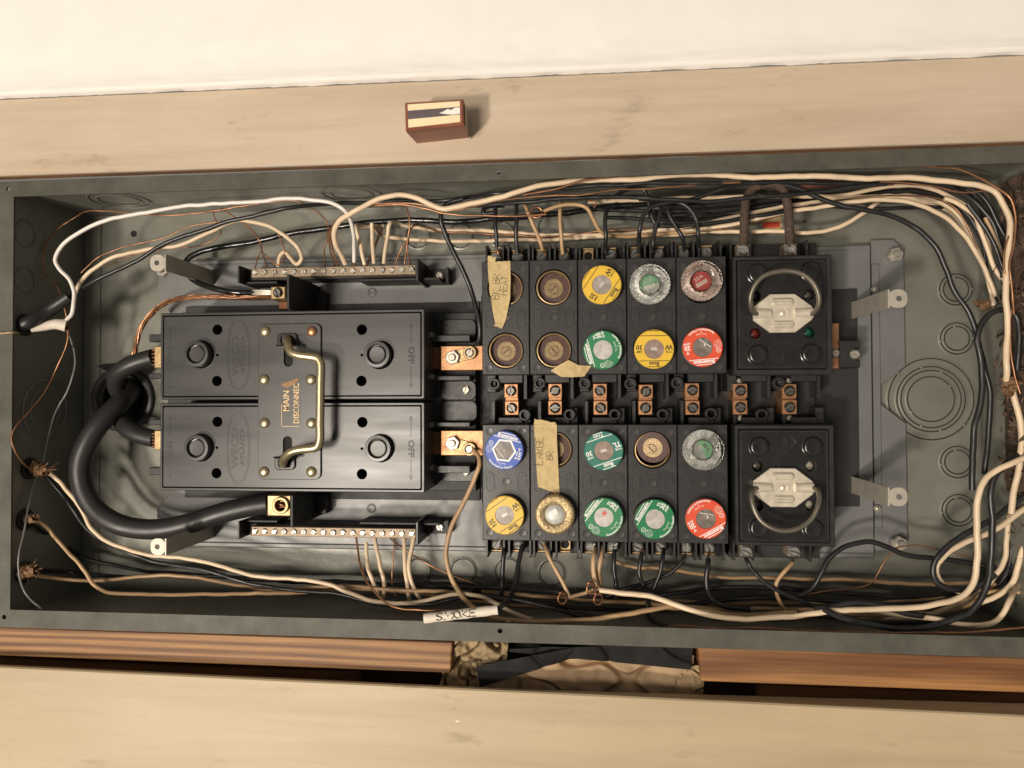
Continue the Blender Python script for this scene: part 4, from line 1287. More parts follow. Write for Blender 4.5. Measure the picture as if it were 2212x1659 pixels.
# black barriers and the neutral lugs beside the disconnect
for (u, v0, v1, zf, lab) in ((622, 592, 668, -12, 'upright black barrier plate beside the small neutral lug above the disconnect'), (630, 1070, 1140, -16, 'upright black barrier plate beside the large cable lug below the disconnect')):
    x = at(u, (v0 + v1) / 2, zf).x
    y1, y0 = at(u, v0, zf).y, at(u, v1, zf).y
    g = thing('barrier_plate', lab, 'barrier', (x, (y0 + y1) / 2, PZ))
    part(g, 'upright', MB().box(x - 1.1, x + 1.1, y0, y1, PZ + .2, zf, .4), M['black'])
    part(g, 'foot', MB().box(x + 1.1, x + 9, y0 + 3, y1 - 6, PZ + .2, -68, .4), M['black'])
g = thing('neutral_lug', 'small brass screw lug clamping stranded wires above the disconnect', 'lug', at(601, 632, -70))
x0, x1, y0, y1 = R4(585, 619, 616, 646, -42)
part(g, 'lug_body', MB().box(x0, x1, y0, y1, -62, -42, .7), M['brass'])
p = at(600, 632, -41.5); inst(g, 'lug_screw', SCR_BUS, (p.x, p.y, -42), 25)
x0, x1, y0, y1 = R4(602, 646, 632, 668, -62)
part(g, 'copper_strap', MB().box(x0, x1, y0, y1, -66, -62, .4), M['copperdark'])
g = thing('cable_lug', 'large brass lug holding the thick black cable below the disconnect', 'lug', at(603, 1092, -70))
x0, x1, y0, y1 = R4(577, 1070, 628, 1115, -40)
c = at(606, 1092, -38)
part(g, 'lug_body', MB().plate([(x0, y0), (x1, y0), (x1, y1), (x0, y1)], [circ(c.x, c.y, 5.2, 28)], -64, -40, .8), M['brass'], 35)
part(g, 'collar', MB().plate(circ(c.x, c.y, 7.2, 32), [circ(c.x, c.y, 5.0, 28)], -41, -37, .7), M['brass'], 35)
mb = MB()
for i in range(9):
    mb.tube(spline([(x0 - 2, c.y + rg.uniform(-4, 4), -50 + rg.uniform(-3, 3)), (c.x - 2, c.y + rg.uniform(-3.5, 3.5), -46 + rg.uniform(-3, 3)), (c.x + 4.5, c.y + rg.uniform(-3.5, 3.5), -47 + rg.uniform(-4, 3))], 2), 1.0, 7)
part(g, 'copper_strands', mb, M['bare'], 60)

# ================================================================== fuses
R = 15.05
def ring_disc(ri, ro, z0, z1, n=48, bev=.5):
    return MB().lathe(0, 0, [(ro - .3, z0 - 3.5), (ro, z0), (ro, z1 - bev), (ro - bev, z1), (ri, z1 - .05)], n)
def chord(mb, d, w, Rr, z):
    h = math.sqrt(max(0, Rr * Rr - d * d)) - .1
    mb.add([(-h, d - w, z), (h, d - w, z), (h, d + w, z), (-h, d + w, z)], [(0, 1, 2, 3)])
def fuse(u, v, col, style, rot, amp, label, win='window', top=-21.0, tilt=(0, 0), cat='plug fuse'):
    p = at(u, v, top)
    t = thing('plug_fuse', label, cat, (p.x, p.y, top), 'plug fuses screwed into the sockets', rot, tilt, True)
    hexw = style == 'hex'
    body = MB().lathe(0, 0, [(12.2, -20), (12.2, -10), (R - .9, -9), (R - .25, -8.2), (R, -7), (R, -1.0), (R - .6, -.35)], 48)
    part(t, 'fuse_body', body, M['porc'], 45)
    ri = R * .50
    if hexw:
        part(t, 'label_ring', MB().plate(circ(0, 0, R, 48), [circ(0, 0, R * .52, 6, math.radians(8))], -1.6, 0, .5), M[col], 45)
        part(t, 'hex_border', MB().plate(circ(0, 0, R * .64, 6, math.radians(8)), [circ(0, 0, R * .53, 6, math.radians(8))], -.2, .06, 0), M['pwhite'], 0)
        ri = R * .55
    else:
        part(t, 'label_ring', MB().plate(circ(0, 0, R, 48), [circ(0, 0, ri, 40)], -1.6, 0, .55), M[col], 45)
    wd = part(t, 'window', MB().lathe(0, 0, [(ri + .3, -1.2), (ri * .99, -.75), (ri * .6, -.72), (0, -.7)], 36), M[win], 15)
    # fuse link seen behind the window
    if win in ('windowdk',):
        part(wd, 'fuse_link', MB().tube([(-R * .42, R * .02, -.5), (R * .12, -R * .42, -.55)], .28, 6), M['pwhite'], 0)
        part(wd, 'link_coil', MB().tube([(1.5 * math.cos(a) - .6, 1.5 * math.sin(a) - 1.0, -.5) for a in [i * .5 for i in range(13)]], .22, 5), M['steel'], 0)
    elif win in ('window', 'windowtan'):
        part(wd, 'fuse_link', MB().prism([(-2.6, -1.0), (2.2, -1.4), (2.6, .9), (-2.2, 1.2)], -.9, -.45, .05), M['windowlt'], 0)
    elif win == 'windowlt':
        part(wd, 'fuse_link', MB().prism([(1.2, .4), (4.2, .0), (4.4, 2.8), (1.4, 3.0)], -.9, -.45, .05), M['foilred'] if amp == '30p' else M['windowlt'], 0)
    em, ln = MB(), MB()
    z = .05
    am = amp.replace('p', '')
    if style in ('buss', 'tron'):
        ink = 'pblack' if style == 'buss' else 'pwhite'
        for d in (.60, .90, -.68, -.93):
            chord(ln, d * R, .27, R - .5, z)
        put(em, text_mb('Buss', 4.2, 0, .03), 0, .745 * R, z)
        if style == 'tron':
            put(em, text_mb('Tron', 3.8, 0, .02), 0, -.80 * R, z, 0)
        put(em, text_mb('TYPE', 2.4, 0, .02), -.75 * R, .13 * R, z)
        put(em, text_mb('W' if style == 'buss' else 'TL', 5.4, 0, .03), -.74 * R, -.10 * R, z)
        put(em, text_mb('AMP', 2.4, 0, .02), .75 * R, .13 * R, z)
        put(em, text_mb(am, 5.0, 0, .025), .745 * R, -.10 * R, z)
    else:
        ink = 'pwhite'
        for d in (.62, .88):
            chord(ln, d * R, .27, R - .5, z)
        put(em, text_mb('Bussmann', 4.0, 0, .035), 0, .75 * R, z)
        tl = 'T' if col in ('red', 'blue') else 'TL'
        put(em, text_mb(tl, 3.6, 0, .03), .76 * R, .20 * R, z)
        put(em, text_mb(am, 4.6, 0, .03), .765 * R, -.02 * R, z)
        put(em, text_mb('AMP', 2.6, 0, .02), .77 * R, -.23 * R, z)
        put(em, MB().plate(circ(0, 0, 1.75, 22), [circ(0, 0, 1.4, 20)], 0, .01, 0), -.76 * R, .22 * R, z)
        put(em, text_mb('UL', 1.8), -.76 * R, .22 * R, z)
        put(em, text_mb('LISTED', 1.7), -.76 * R, .03 * R, z)
        for k, w in enumerate(('PLUG FUSE', 'ISSUE NO', '1887T')):
            put(em, text_mb(w, 1.3), -.76 * R, (-.08 - .1 * k) * R, z)
        q = bend(text_mb('Assembled in Mexico', 2.4, 0, .02), R * .90, -90, True); em.add([(x, y, z) for x, y, _ in q.v], q.f)
        q = bend(text_mb('Time Delay', 1.7), R * .68, -90, True); em.add([(x, y, z) for x, y, _ in q.v], q.f)
        put(em, text_mb('D', 1.5), 0, -.79 * R, z)
    part(t, 'lettering', em, M[ink], 0)
    part(t, 'printed_line', ln, M[ink], 0)
    return t
fuse(1300, 615, 'yellow', 'buss', -124, '30', 'yellow 30 amp fuse at the top of its block, beside a clear glass fuse', 'window')
fuse(1302, 756, 'green', 'bm', 105, '30', 'green 30 amp fuse touching the loose masking tape scrap', 'windowlt')
fuse(1413, 754, 'yellow', 'buss', 180, '30', 'yellow 30 amp fuse between a green fuse and a red fuse', 'windowtan')
fuse(1518, 750, 'red', 'bm', -175, '20', 'bright red 20 amp fuse in the upper bank, beside the pull-out', 'windowdk')
fuse(1089, 973, 'blue', 'hex', -15, '15', 'blue 15 amp fuse with hexagonal window', 'windowdk')
fuse(1304, 974, 'teal', 'tron', -161, '30', 'teal 30 amp fuse with brownish window in the lower bank', 'windowtan')
fuse(1090, 1113, 'yellow', 'buss', -145, '20', 'yellow 20 amp fuse directly below the blue fuse', 'window')
fuse(1304, 1118, 'green', 'bm', 52, '30p', 'green 30 amp fuse with pink speck in its window, below the teal fuse', 'windowlt')
fuse(1415, 1122, 'green', 'bm', 58, '30', 'green 30 amp fuse below the tilted open socket', 'windowlt', tilt=(-3, 3))
fuse(1525, 1121, 'red', 'bm', -150, '20', 'red 20 amp fuse in the lower bank, bottom of its block', 'windowdk')

def knurled(Ro, Ri, z0, z1, n=72, amp=.55):
    mb = MB()
    rings = []
    for r, z, w in ((Ro - .6, z0, .3), (Ro, z0 + 1, 1), (Ro, z1 - 1.2, 1), (Ro - .6, z1 - .3, .5), (Ro - 1.6, z1, 0), (Ri + 1.4, z1 - .2, 0), (Ri + .4, z1 - .9, 0), (Ri, z1 - 1.6, 0), (Ri * .5, z1 - 1.1, 0), (0.01, z1 - .9, 0)):
        rings.append([(( r + (amp * w if i % 2 else 0)) * math.cos(2 * PI * i / n), (r + (amp * w if i % 2 else 0)) * math.sin(2 * PI * i / n), z) for i in range(n)])
    vs = [p for q in rings for p in q]
    fs = [(k * n + i, k * n + (i + 1) % n, (k + 1) * n + (i + 1) % n, (k + 1) * n + i) for k in range(len(rings) - 1) for i in range(n)]
    fs.append(tuple(range((len(rings) - 1) * n, len(rings) * n)))
    return mb.add(vs, fs)
def glass_fuse(u, v, gm, pm, rot, txt, label, rimm=None, letters='FUSE CO', top=-19.5, tilt=(0, 0)):
    p = at(u, v, top)
    t = thing('glass_fuse', label, 'plug fuse', (p.x, p.y, top), 'plug fuses screwed into the sockets', rot, tilt, True)
    part(t, 'threaded_base', MB().lathe(0, 0, [(12.2, -20), (12.2, -8.6), (R - 1, -8.4), (R - 1, -7.6), (9, -7.3), (0, -7.2)], 36), M['fusebase'], 40)
    if rimm:
        part(t, 'gold_rim', knurled(R, 7.4, -7.4, 0), M[rimm], 45)
        part(t, 'window', MB().lathe(0, 0, [(7.6, -1.2), (6, .2), (3, .8), (0, 1.0)], 32), M['foilgrey'], 70)
        part(t, 'fuse_link', MB().prism([(-1.2, -.6), (3.4, .2), (3.0, 4.6), (-1.6, 3.8)], .55, 1.2, .1), M['tagwhite'], 0)
    else:
        part(t, 'glass_cap', knurled(R, 7.6, -7.2, 0), gm, 45)
        pp = part(t, 'fuse_paper', MB().lathe(0, 0, [(7.4, -6.2), (7.2, -5.6), (0, -5.5)], 32), pm if pm is M['foilred'] else M['foilgrey'], 40)
        if pm is not M['foilred']:
            part(pp, 'green_print', MB().prism([(7.1 * math.cos(a), max(-1.2, 7.1 * math.sin(a))) for a in [math.radians(-9 + 198 * i / 24) for i in range(25)]], -5.6, -5.35, .05), pm, 0)
        part(pp, 'fuse_link', MB().prism([(-5.5, -2.4), (3.6, -3.2), (4.0, -.2), (-5, .6)], -5.6, -5.1, .1), M['tagwhite'] if txt != '30' else M['foilgrey'], 0)
        em = MB(); put(em, text_mb(txt + 'A', 4.2, 0, .02), -.5, 3.0, -5.2)
        part(pp, 'lettering', em, M['pwhite'] if txt == '20' else M['tagdark'] if txt == '30' else M['foilgrey'], 0)
        part(t, 'inner_ring', MB().lathe(0, 0, [(9.2, -7.0), (9.0, -3.8), (8.2, -3.4), (7.6, -4.4)], 36), M['steel'] if gm is M['glass'] else M['copperdark'], 60)
    em = MB()
    q = bend(text_mb(letters, 3.4, .22), 11.4, 90); em.add([(x, y, z - .02) for x, y, z in q.v], q.f)
    q = bend(text_mb('ELECTRIC', 3.4, .22), 11.4, -90, False); em.add([(x, y, z - .02) for x, y, z in q.v], q.f)
    part(t, 'moulded_lettering', em, M['goldlet'] if rimm else gm, 60)
glass_fuse(1404.5, 613, M['glass'], M['foilgreen'], 20, '15', 'clear glass fuse with pale green paper, top of its upper block')
glass_fuse(1517, 605.5, M['amber'], M['foilred'], 35, '20', 'rosy glass fuse with red 20A paper, top corner of upper bank', letters='BUSSMANN')
glass_fuse(1521, 972, M['glass'], M['foilgreen'], -60, '30', 'clear glass fuse with green 30A paper in the lower bank', tilt=(-4, 4))
glass_fuse(1198.5, 1112, M['glass'], M['foilgrey'], 25, '', 'gold-rimmed embossed fuse with greenish window, below the long masking tape', 'goldbrass', 'GENERAL')

# ================================================================== masking tape, handwriting
STROKE = {'B': [[(0, 0), (0, 10), (4, 9.5), (5, 7.5), (3.6, 5.4), (0, 5), (4.6, 4.4), (5.8, 2.4), (4, .3), (0, 0)]],
          'K': [[(0, 0), (.3, 10)], [(5.4, 9.6), (.4, 4.8), (6, -.2)]],
          'R': [[(0, 0), (0, 10), (4.4, 9.4), (5.2, 7), (3.4, 5.2), (0, 5), (5.6, 0)]],
          'H': [[(0, 0), (.2, 10)], [(5.6, 10), (5.4, 0)], [(0, 5), (5.6, 5.2)]],
          'E': [[(5.2, 10), (.2, 10), (0, 0), (5.4, .2)], [(0, 5.2), (4.2, 5.2)]],
          'A': [[(0, 0), (3, 10), (6, 0)], [(1.2, 3.6), (5, 3.6)]],
          'T': [[(0, 10), (6, 9.8)], [(3, 10), (2.8, 0)]],
          'L': [[(0, 10), (0, 0), (5, .2)]],
          'G': [[(5.6, 8), (4, 10), (1.4, 9.4), (0, 5.6), (1, 1), (4, 0), (5.6, 2), (5.6, 4.6), (3.4, 4.6)]],
          'S': [[(5.4, 8.6), (3, 10), (.4, 8.4), (1, 6), (4.6, 4.4), (5.2, 1.8), (2.6, 0), (0, 1.4)]],
          'M': [[(0, 0), (.6, 10), (3.6, 4), (6.6, 10), (7.2, 0)]],
          'O': [[(3, 10), (.4, 7.6), (.2, 3), (2.8, 0), (5.4, 2.8), (5.4, 7.4), (3, 10)]], ' ': []}
def scrawl(word, size, zf, x, y, rz, jit=.35, w=.22):
    mb = MB()
    cx = 0
    k = size / 10
    c, s = math.cos(math.radians(rz)), math.sin(math.radians(rz))
    tot = sum((8.2 if ch == 'M' else 7.0) for ch in word)
    for ch in word:
        for st in STROKE[ch]:
            pts = [((cx - tot / 2 + a + rg.uniform(-jit, jit) * 1.6) * k, (b - 5 + rg.uniform(-jit, jit) * 1.6) * k) for a, b in st]
            P3 = [(x + c * a - s * b, y + s * a + c * b) for a, b in pts]
            mb.tube([(a, b, zf(a, b)) for a, b in P3], w, 5)
        cx += 8.2 if ch == 'M' else 7.0
    return mb
def tape(label, edge_l, edge_r, z, zf, words, name='masking_tape'):
    """strip between two traced edges (pixel polylines of equal length)"""
    A = [at(u, v, z) for u, v in edge_l]; B = [at(u, v, z) for u, v in edge_r]
    n = len(A) - 1
    def ev(E, s):
        k = s * n; i = min(int(k), n - 1)
        return E[i].lerp(E[i + 1], k - i)
    def fn(s, t):
        p = ev(A, t).lerp(ev(B, t), s)
        q = Vector((p.x * .22, p.y * .22, 3.0))
        e = noise.noise(q * 3) * (.9 if t in (0.0, 1.0) else 0)
        return (p.x, p.y + e, zf(p.x, p.y) + .45 * noise.noise(q))
    top = grid_sheet(fn, 12, 8 * n)
    mid = A[n // 2].lerp(B[n // 2], .5)
    t = thing(name, label, 'masking tape', (mid.x, mid.y, z), 'old masking tape labels')
    mb = MB()
    mb.add(top.v, top.f)
    mb.add([(x, y, zz - .18) for x, y, zz in top.v], [f[::-1] for f in top.f])
    part(t, 'strip', mb, M['mask'], 60)
    if words:
        em = MB()
        for w, size, u, v, rz in words:
            p = at(u, v, z)
            q = scrawl(w, size, lambda a, b: zf(a, b) + .10 + .45 * noise.noise(Vector((a * .22, b * .22, 3.0))), p.x, p.y, rz)
            em.add(q.v, q.f)
        part(t, 'handwriting', em, M['ink'], 0)
    return t
tz = FZ + 1.1
tape('masking tape strip lettered BK BR HEAT over the top left socket',
     [(1053, 566), (1055, 600), (1060, 640), (1065, 675), (1070, 700), (1067, 704)],
     [(1102, 563), (1103, 600), (1102, 645), (1096, 676), (1093, 690), (1085, 711)],
     tz, lambda x, y: tz + .6 * math.sin((y - 60) * .09) + (2.4 if y < 62 else 0) * (62 - y) / 8, [('BK BR', 6.0, 1071, 618, 87), ('HEAT', 5.6, 1089, 616, 83)])
tape('scrap of masking tape wrapped over the block top, above the lettered strip',
     [(1054, 553), (1053, 559), (1054, 566)], [(1072, 556), (1070, 560), (1070, 566)], tz + .6, lambda x, y: tz + .6, [], 'tape_scrap')
tape('long masking tape strip lettered LARGE BR in the lower bank',
     [(1155, 905), (1153, 918), (1155, 950), (1158, 990), (1160, 1030), (1162, 1052)],
     [(1200, 913), (1203, 918), (1203, 950), (1205, 990), (1207, 1030), (1209, 1069)],
     tz, lambda x, y: tz + .5 * math.sin(y * .11) + (1.5 if y > -19 else 0), [('LARGE', 6.4, 1164, 973, 87), ('BR', 5.4, 1187, 983, 85)])
tape('loose curled scrap of masking tape below an open socket',
     [(1190, 800), (1205, 790), (1228, 778), (1250, 789), (1277, 790)],
     [(1192, 802), (1212, 814), (1234, 815), (1262, 813), (1276, 792)],
     tz + 1.5, lambda x, y: tz + 1.2 + 1.6 * math.sin((x - 58) * .16), [], 'tape_scrap')

# ================================================================== wooden knob on the upper board
kz0, kz1 = 14.2, 44.0
fc = [at(u, v, kz1) for u, v in ((874, 221), (1000, 213), (1001, 268), (876, 282))]
bcv = [at(u, v, kz0) for u, v in ((906, 250), (1025, 240), (1022, 296), (902, 307))]
kb = thing('wooden_knob', 'reddish square wooden knob with striped paper face on the upper board', 'knob', (fc[0].lerp(fc[2], .5).x, fc[0].lerp(fc[2], .5).y, kz0))
fpoly = [(p.x, p.y) for p in fc]
if area2(fpoly) < 0: fpoly = fpoly[::-1]
bpoly = inset(fpoly, 1.2)
n = 4
mid = fpoly
mb = MB()
loops = [(bpoly, kz0), (mid, kz1 - 5), (mid, kz1 - .8), (inset(mid, .8), kz1)]
vs = [(x, y, z) for p, z in loops for x, y in p]
fs = [(k * n + i, k * n + (i + 1) % n, (k + 1) * n + (i + 1) % n, (k + 1) * n + i) for k in range(3) for i in range(n)] + [tuple(range(3 * n, 4 * n))]
mb.add(vs, fs)
part(kb, 'knob_body', mb, M['redwood'], 0)
ip = inset(fpoly, 1.4)
def quad(a0, a1, b0, b1):
    P = [Vector(p) for p in sorted(ip, key=lambda p: p[1])]
    lo = sorted(P[:2], key=lambda p: p.x); hi = sorted(P[2:], key=lambda p: p.x)
    f = lambda s, t: tuple(lo[0].lerp(lo[1], s).lerp(hi[0].lerp(hi[1], s), t))
    return [f(a0, b0), f(a1, b0), f(a1, b1), f(a0, b1)], f
q, fq = quad(.02, .98, .02, .98)
pf = part(kb, 'paper_face', MB().prism(q, kz1, kz1 + .25, .05), M['tagcream'], 0)
part(pf, 'dark_band', MB().prism(quad(.02, .98, .36, .72)[0], kz1 + .2, kz1 + .3, .02), M['tagdark'], 0)
tw = [fq(s, t) for s, t in ((.60, .50), (.68, .57), (.75, .66), (.82, .60), (.90, .70), (.98, .68), (.98, .40), (.86, .38), (.75, .42), (.70, .45))]
part(pf, 'torn_patch', MB().prism(tw, kz1 + .28, kz1 + .36, .02), M['tagwhite'], 0)
rx = max(p[0] for p in bpoly)
part(kb, 'paper_side', MB().add([(rx + .5, min(p[1] for p in bpoly) + 1, kz0 + 2), (rx + 1.6, min(p[1] for p in mid) + 1.5, kz1 - 4), (rx + 1.6, max(p[1] for p in mid) - 1.5, kz1 - 4), (rx + .5, max(p[1] for p in bpoly) - 1, kz0 + 2)], [(0, 1, 2, 3)]), M['tagbeige'], 0)
# ================================================================== wires
WK = {'cream': ('cream_wire', 'cream', 1.72), 'tan': ('tan_wire', 'tan', 1.55), 'white': ('white_wire', 'white', 1.65),
      'black': ('black_wire', 'blackw', 1.7), 'copper': ('bare_copper_wire', 'bare', .66), 'thin': ('bare_copper_wire', 'bare', .45),
      'grey': ('grey_wire', 'greyw', .9), 'wrap': ('wrapped_black_wire', 'tapeblk', 2.5), 'braid': ('braided_wire', 'fabric', 3.5), 'redbraid': ('braided_wire', 'fabricred', 3.2)}
GRP = {'cream': 'cream insulated wires', 'tan': 'tan insulated wires', 'white': None, 'black': 'black insulated wires', 'copper': 'bare copper ground wires', 'thin': 'bare copper ground wires', 'grey': None, 'wrap': None, 'braid': 'cloth braided wires', 'redbraid': 'cloth braided wires'}
def path3(pts, z):
    n = len(pts)
    out = []
    for i, p in enumerate(pts):
        if len(p) > 2:
            zz = p[2]
        elif isinstance(z, tuple):
            zz = z[0] + (z[1] - z[0]) * i / (n - 1)
        else:
            zz = z
        out.append(at(p[0], p[1], zz))
    return out
def wire(kind, label, z, pts, r=None, tip=None, head=None):
    nm, mk, rad = WK[kind]
    rad = r or rad
    P3 = path3(pts, z)
    sm = spline(P3, 3.0)
    wire.k += 1
    k7 = Vector((wire.k * 7.3, wire.k * 3.1, 0))
    nn = len(sm) - 1
    for i, q in enumerate(sm):
        w = min(1, i / 4, (nn - i) / 4)
        sm[i] = q + (noise.noise_vector(q * .03 + k7) * 1.25 + noise.noise_vector(q * .11 + k7) * .5) * w
    jj = [1 + .05 * noise.noise(p * .05) for p in sm]
    mb = MB().tube(sm, [rad * j for j in jj], 10 if rad > 1 else 7)
    o = solo(nm, mb, M[mk], label, 'wire', tuple(P3[0]), GRP[kind], smooth=60)
    if tip:
        T = [P3[-1] + (P3[-2] - P3[-1]).normalized() * 1.0] + [at(*p) for p in tip]
        part(o, 'stripped_end', MB().tube(spline(T, 2.0), .95, 8), M['bare'], 60)
    if head:
        T = [P3[0]] + [at(*p) for p in head]
        part(o, 'stripped_end', MB().tube(spline(T, 2.0), .95, 8), M['bare'], 60)
    return o

wire.k = 0
# ---- upper left, above the main disconnect
wire('white', 'white wire looping from the left cable up to the upper terminal bar', -16, [(142, 694, -30), (158, 672), (161, 641), (150, 604), (131, 584), (120, 564), (132, 536), (162, 509), (212, 481), (287, 464), (375, 449), (462, 440), (553, 435), (615, 429), (678, 431), (715, 438), (743, 454), (758, 479, -26), (765, 509, -36), (765, 536, -46), (765, 566, -52)], tip=[(766, 580, -55)])
wire('cream', 'cream wire from left cable ending in a small loop at the bar', -24, [(152, 655, -34), (165, 630), (178, 604), (212, 574), (250, 554), (325, 539), (387, 529), (450, 504), (487, 484), (520, 476), (553, 480), (590, 491), (620, 511), (645, 536), (652, 556, -30), (640, 570, -36), (625, 556, -40), (615, 544, -42), (604, 554, -46), (601, 574, -54)])
wire('black', 'black wire rising diagonally from the left cable into the top bundle', -20, [(147, 646, -30), (200, 611), (275, 574), (350, 531), (425, 501), (475, 484), (553, 464), (628, 449), (703, 440, -32), (778, 439, -40), (878, 434, -42), (950, 434, -44), (1010, 426, -40), (1060, 420), (1130, 412), (1240, 403), (1350, 398), (1450, 396), (1560, 395)])
wire('wrap', 'shiny black wrapped wire curving from the neutral lug behind the cream taps', -62, [(552, 632, -50), (520, 632, -50), (475, 626, -50), (425, 609, -52), (403, 589, -56), (401, 568, -60), (425, 549), (500, 531), (553, 521), (615, 508), (703, 494), (778, 483), (878, 476), (978, 478), (1060, 474), (1126, 469), (1226, 459), (1326, 447), (1420, 440), (1520, 434), (1640, 428)])
strand_c = path3([(590, 640, -50), (553, 643), (462, 641), (387, 645), (350, 659), (320, 686), (302, 714), (295, 740), (290, 770), (285, 800, -84)], -58)
sp = spline(strand_c, 2.5)
g = thing('stranded_copper_cable', 'bare stranded copper cable curving down left of the main disconnect', 'cable', tuple(strand_c[0]))
for k in range(6):
    pts = []
    for i, p in enumerate(sp):
        t = (sp[min(i + 1, len(sp) - 1)] - sp[max(i - 1, 0)]).normalized()
        b = t.cross(Vector((0, 0, 1))).normalized()
        a = i * .22 + k * PI / 3
        pts.append(p + (b * math.cos(a) + Vector((0, 0, 1)) * math.sin(a)) * 1.55)
    part(g, 'strand', MB().tube(pts, .8, 6), M['bare'], 60)
g = thing('stranded_tinned_ends', 'silvery bare strands entering the small neutral lug', 'wire strands', tuple(at(560, 630, -46)))
for k in range(5):
    part(g, 'strand', MB().tube([at(538, 628 + k * 2, -50), at(565, 627 + k * 2.2, -46), at(592, 628 + k * 2, -48)], .75, 6), M['steel'], 60)
wire('copper', 'bare ground wire arching over the left wall behind the white wire', -30, [(145, 695, -28), (142, 674, -26), (135, 646, -26), (120, 611, -34), (100, 594, -36), (92, 561, -33), (100, 524, -37), (125, 494, -44), (170, 464, -44), (200, 455), (237, 456), (300, 461), (375, 464), (437, 459), (500, 448), (580, 438), (638, 434), (665, 446), (693, 461), (708, 484), (708, 509, -40), (700, 539, -46), (703, 578, -56)])
wire('thin', 'thin bare wire running below the white wire, upper left', -50, [(175, 590), (210, 556), (250, 539), (325, 521), (375, 504), (412, 489), (475, 479), (530, 470), (600, 458)], .55)
wire('thin', 'short thin wire kinked down from the arched ground wire', -38, [(459, 455), (464, 470), (472, 486), (478, 502), (462, 519), (412, 534), (350, 541), (270, 556), (230, 575)], .5)
wire('copper', 'bare wire slanting down to the left end of upper terminal bar', -36, [(478, 449), (512, 474), (545, 497), (562, 520), (568, 545, -46), (578, 580, -56)], .7)
wire('copper', 'bare wire forking off to the first screws of the upper bar', -46, [(566, 540), (556, 562, -52), (551, 580, -57)], .6)
wire('copper', 'bare wire beside the small cream loop at the upper bar', -40, [(598, 500), (608, 520), (613, 545), (612, 566, -48), (600, 574, -50), (585, 562, -50), (571, 548, -50)], .6)
# ---- cream taps of the upper bar and their arches
wire('cream', 'long cream wire arching from the upper bar along the top to the right', -16, [(746, 570, -54), (738, 552, -48), (727, 530, -40), (722, 504, -32), (733, 479, -24), (765, 456), (790, 441), (828, 426), (865, 421), (890, 424), (923, 436), (953, 449), (978, 447), (1026, 438), (1076, 427), (1126, 414), (1176, 400), (1226, 391), (1276, 390), (1351, 388), (1451, 380), (1579, 379), (1654, 381), (1800, 382), (1916, 385), (1975, 384), (2062, 393), (2121, 400), (2150, 412), (2167, 441), (2181, 476), (2179, 528), (2173, 587), (2172, 645), (2177, 704), (2174, 762), (2176, 800), (2172, 832, -24)], 2.15)
wire('copper', 'bare copper wire following underneath the long arched cream wire', -19, [(725, 578, -56), (714, 540, -44), (713, 499, -34), (728, 474, -26), (765, 451), (803, 441), (878, 438), (915, 444), (953, 456), (990, 454), (1053, 438), (1101, 431), (1176, 424), (1251, 421), (1326, 411), (1401, 408), (1476, 400), (1538, 396), (1600, 394)])
wire('copper', 'second bare copper wire tucked under the arched cream wire', -24, [(733, 578, -56), (722, 545, -46), (717, 505, -36), (735, 478, -28), (772, 455), (812, 445), (880, 442), (920, 450), (960, 460), (1030, 465), (1100, 467), (1180, 463)], .75)
wire('copper', 'bare copper wire crossing the cream wire and hugging the top lip', -11, [(1130, 421), (1180, 412), (1222, 402), (1263, 390), (1338, 382), (1450, 374), (1600, 368), (1740, 364), (1858, 362), (2004, 360), (2062, 362), (2106, 379), (2150, 403), (2179, 423), (2191, 449), (2195, 484), (2191, 528), (2182, 572), (2186, 620), (2190, 680)], .9)
wire('cream', 'cream tap on the upper bar next to the white wire end', -50, [(788, 572, -52), (782, 552), (776, 526), (768, 494, -46), (772, 486, -52), (790, 490, -60), (830, 488, -62)], tip=[(789, 582, -55)])
wire('cream', 'cream tap bending to the lower of two long back runs', -52, [(808, 570), (806, 540), (804, 510), (802, 484, -46), (808, 492, -56), (816, 503, -62), (828, 510, -66), (878, 515, -70), (978, 521, -72), (1106, 519, -74), (1226, 515, -74), (1326, 509, -72), (1426, 503, -68), (1501, 496, -62), (1579, 486, -56), (1654, 467, -48), (1800, 441, -40), (1887, 432, -38), (1960, 434, -38), (2033, 464, -42), (2077, 496, -46), (2106, 540, -50), (2127, 580, -54), (2150, 640, -56)])
wire('cream', 'cream tap bending to the upper of two long back runs', -50, [(829, 570), (832, 540), (836, 508), (841, 484, -46), (853, 482, -56), (878, 490, -64), (953, 497, -70), (1053, 500, -72), (1106, 503, -73), (1176, 508, -73), (1276, 508, -72), (1376, 502, -70), (1470, 490, -64), (1560, 474, -58), (1660, 452, -52), (1760, 436, -56), (1860, 424, -60), (1960, 420, -62), (2040, 440, -62)])
wire('copper', 'bare wire rising from the right end of the upper bar', -56, [(889, 578), (884, 556, -50), (880, 536, -46), (883, 504, -44), (885, 474, -40), (877, 446, -34)], .75)
wire('copper', 'bare wire from upper bar hooking onto the back runs', -54, [(853, 578), (857, 558, -50), (868, 533, -46), (882, 516, -46), (885, 498, -48), (898, 486, -54), (915, 489, -60), (943, 499, -66), (1028, 505, -70), (1106, 508, -71), (1176, 511, -71), (1290, 500, -70), (1400, 494, -68)], .75)
wire('copper', 'short bare wire joining its twin above the upper bar', -54, [(873, 578), (877, 552, -50), (881, 528, -46), (883, 512, -46)], .75)
wire('black', 'black wire dropping from the top bundle to the upper ring lug', -30, [(1000, 430), (970, 440), (955, 458), (953, 481), (963, 511, -34), (983, 549, -36), (1005, 594, -38), (1020, 636, -40), (1030, 674, -40), (1036, 700, -40), (1036, 730, -42), (1030, 744, -45)], 2.0)

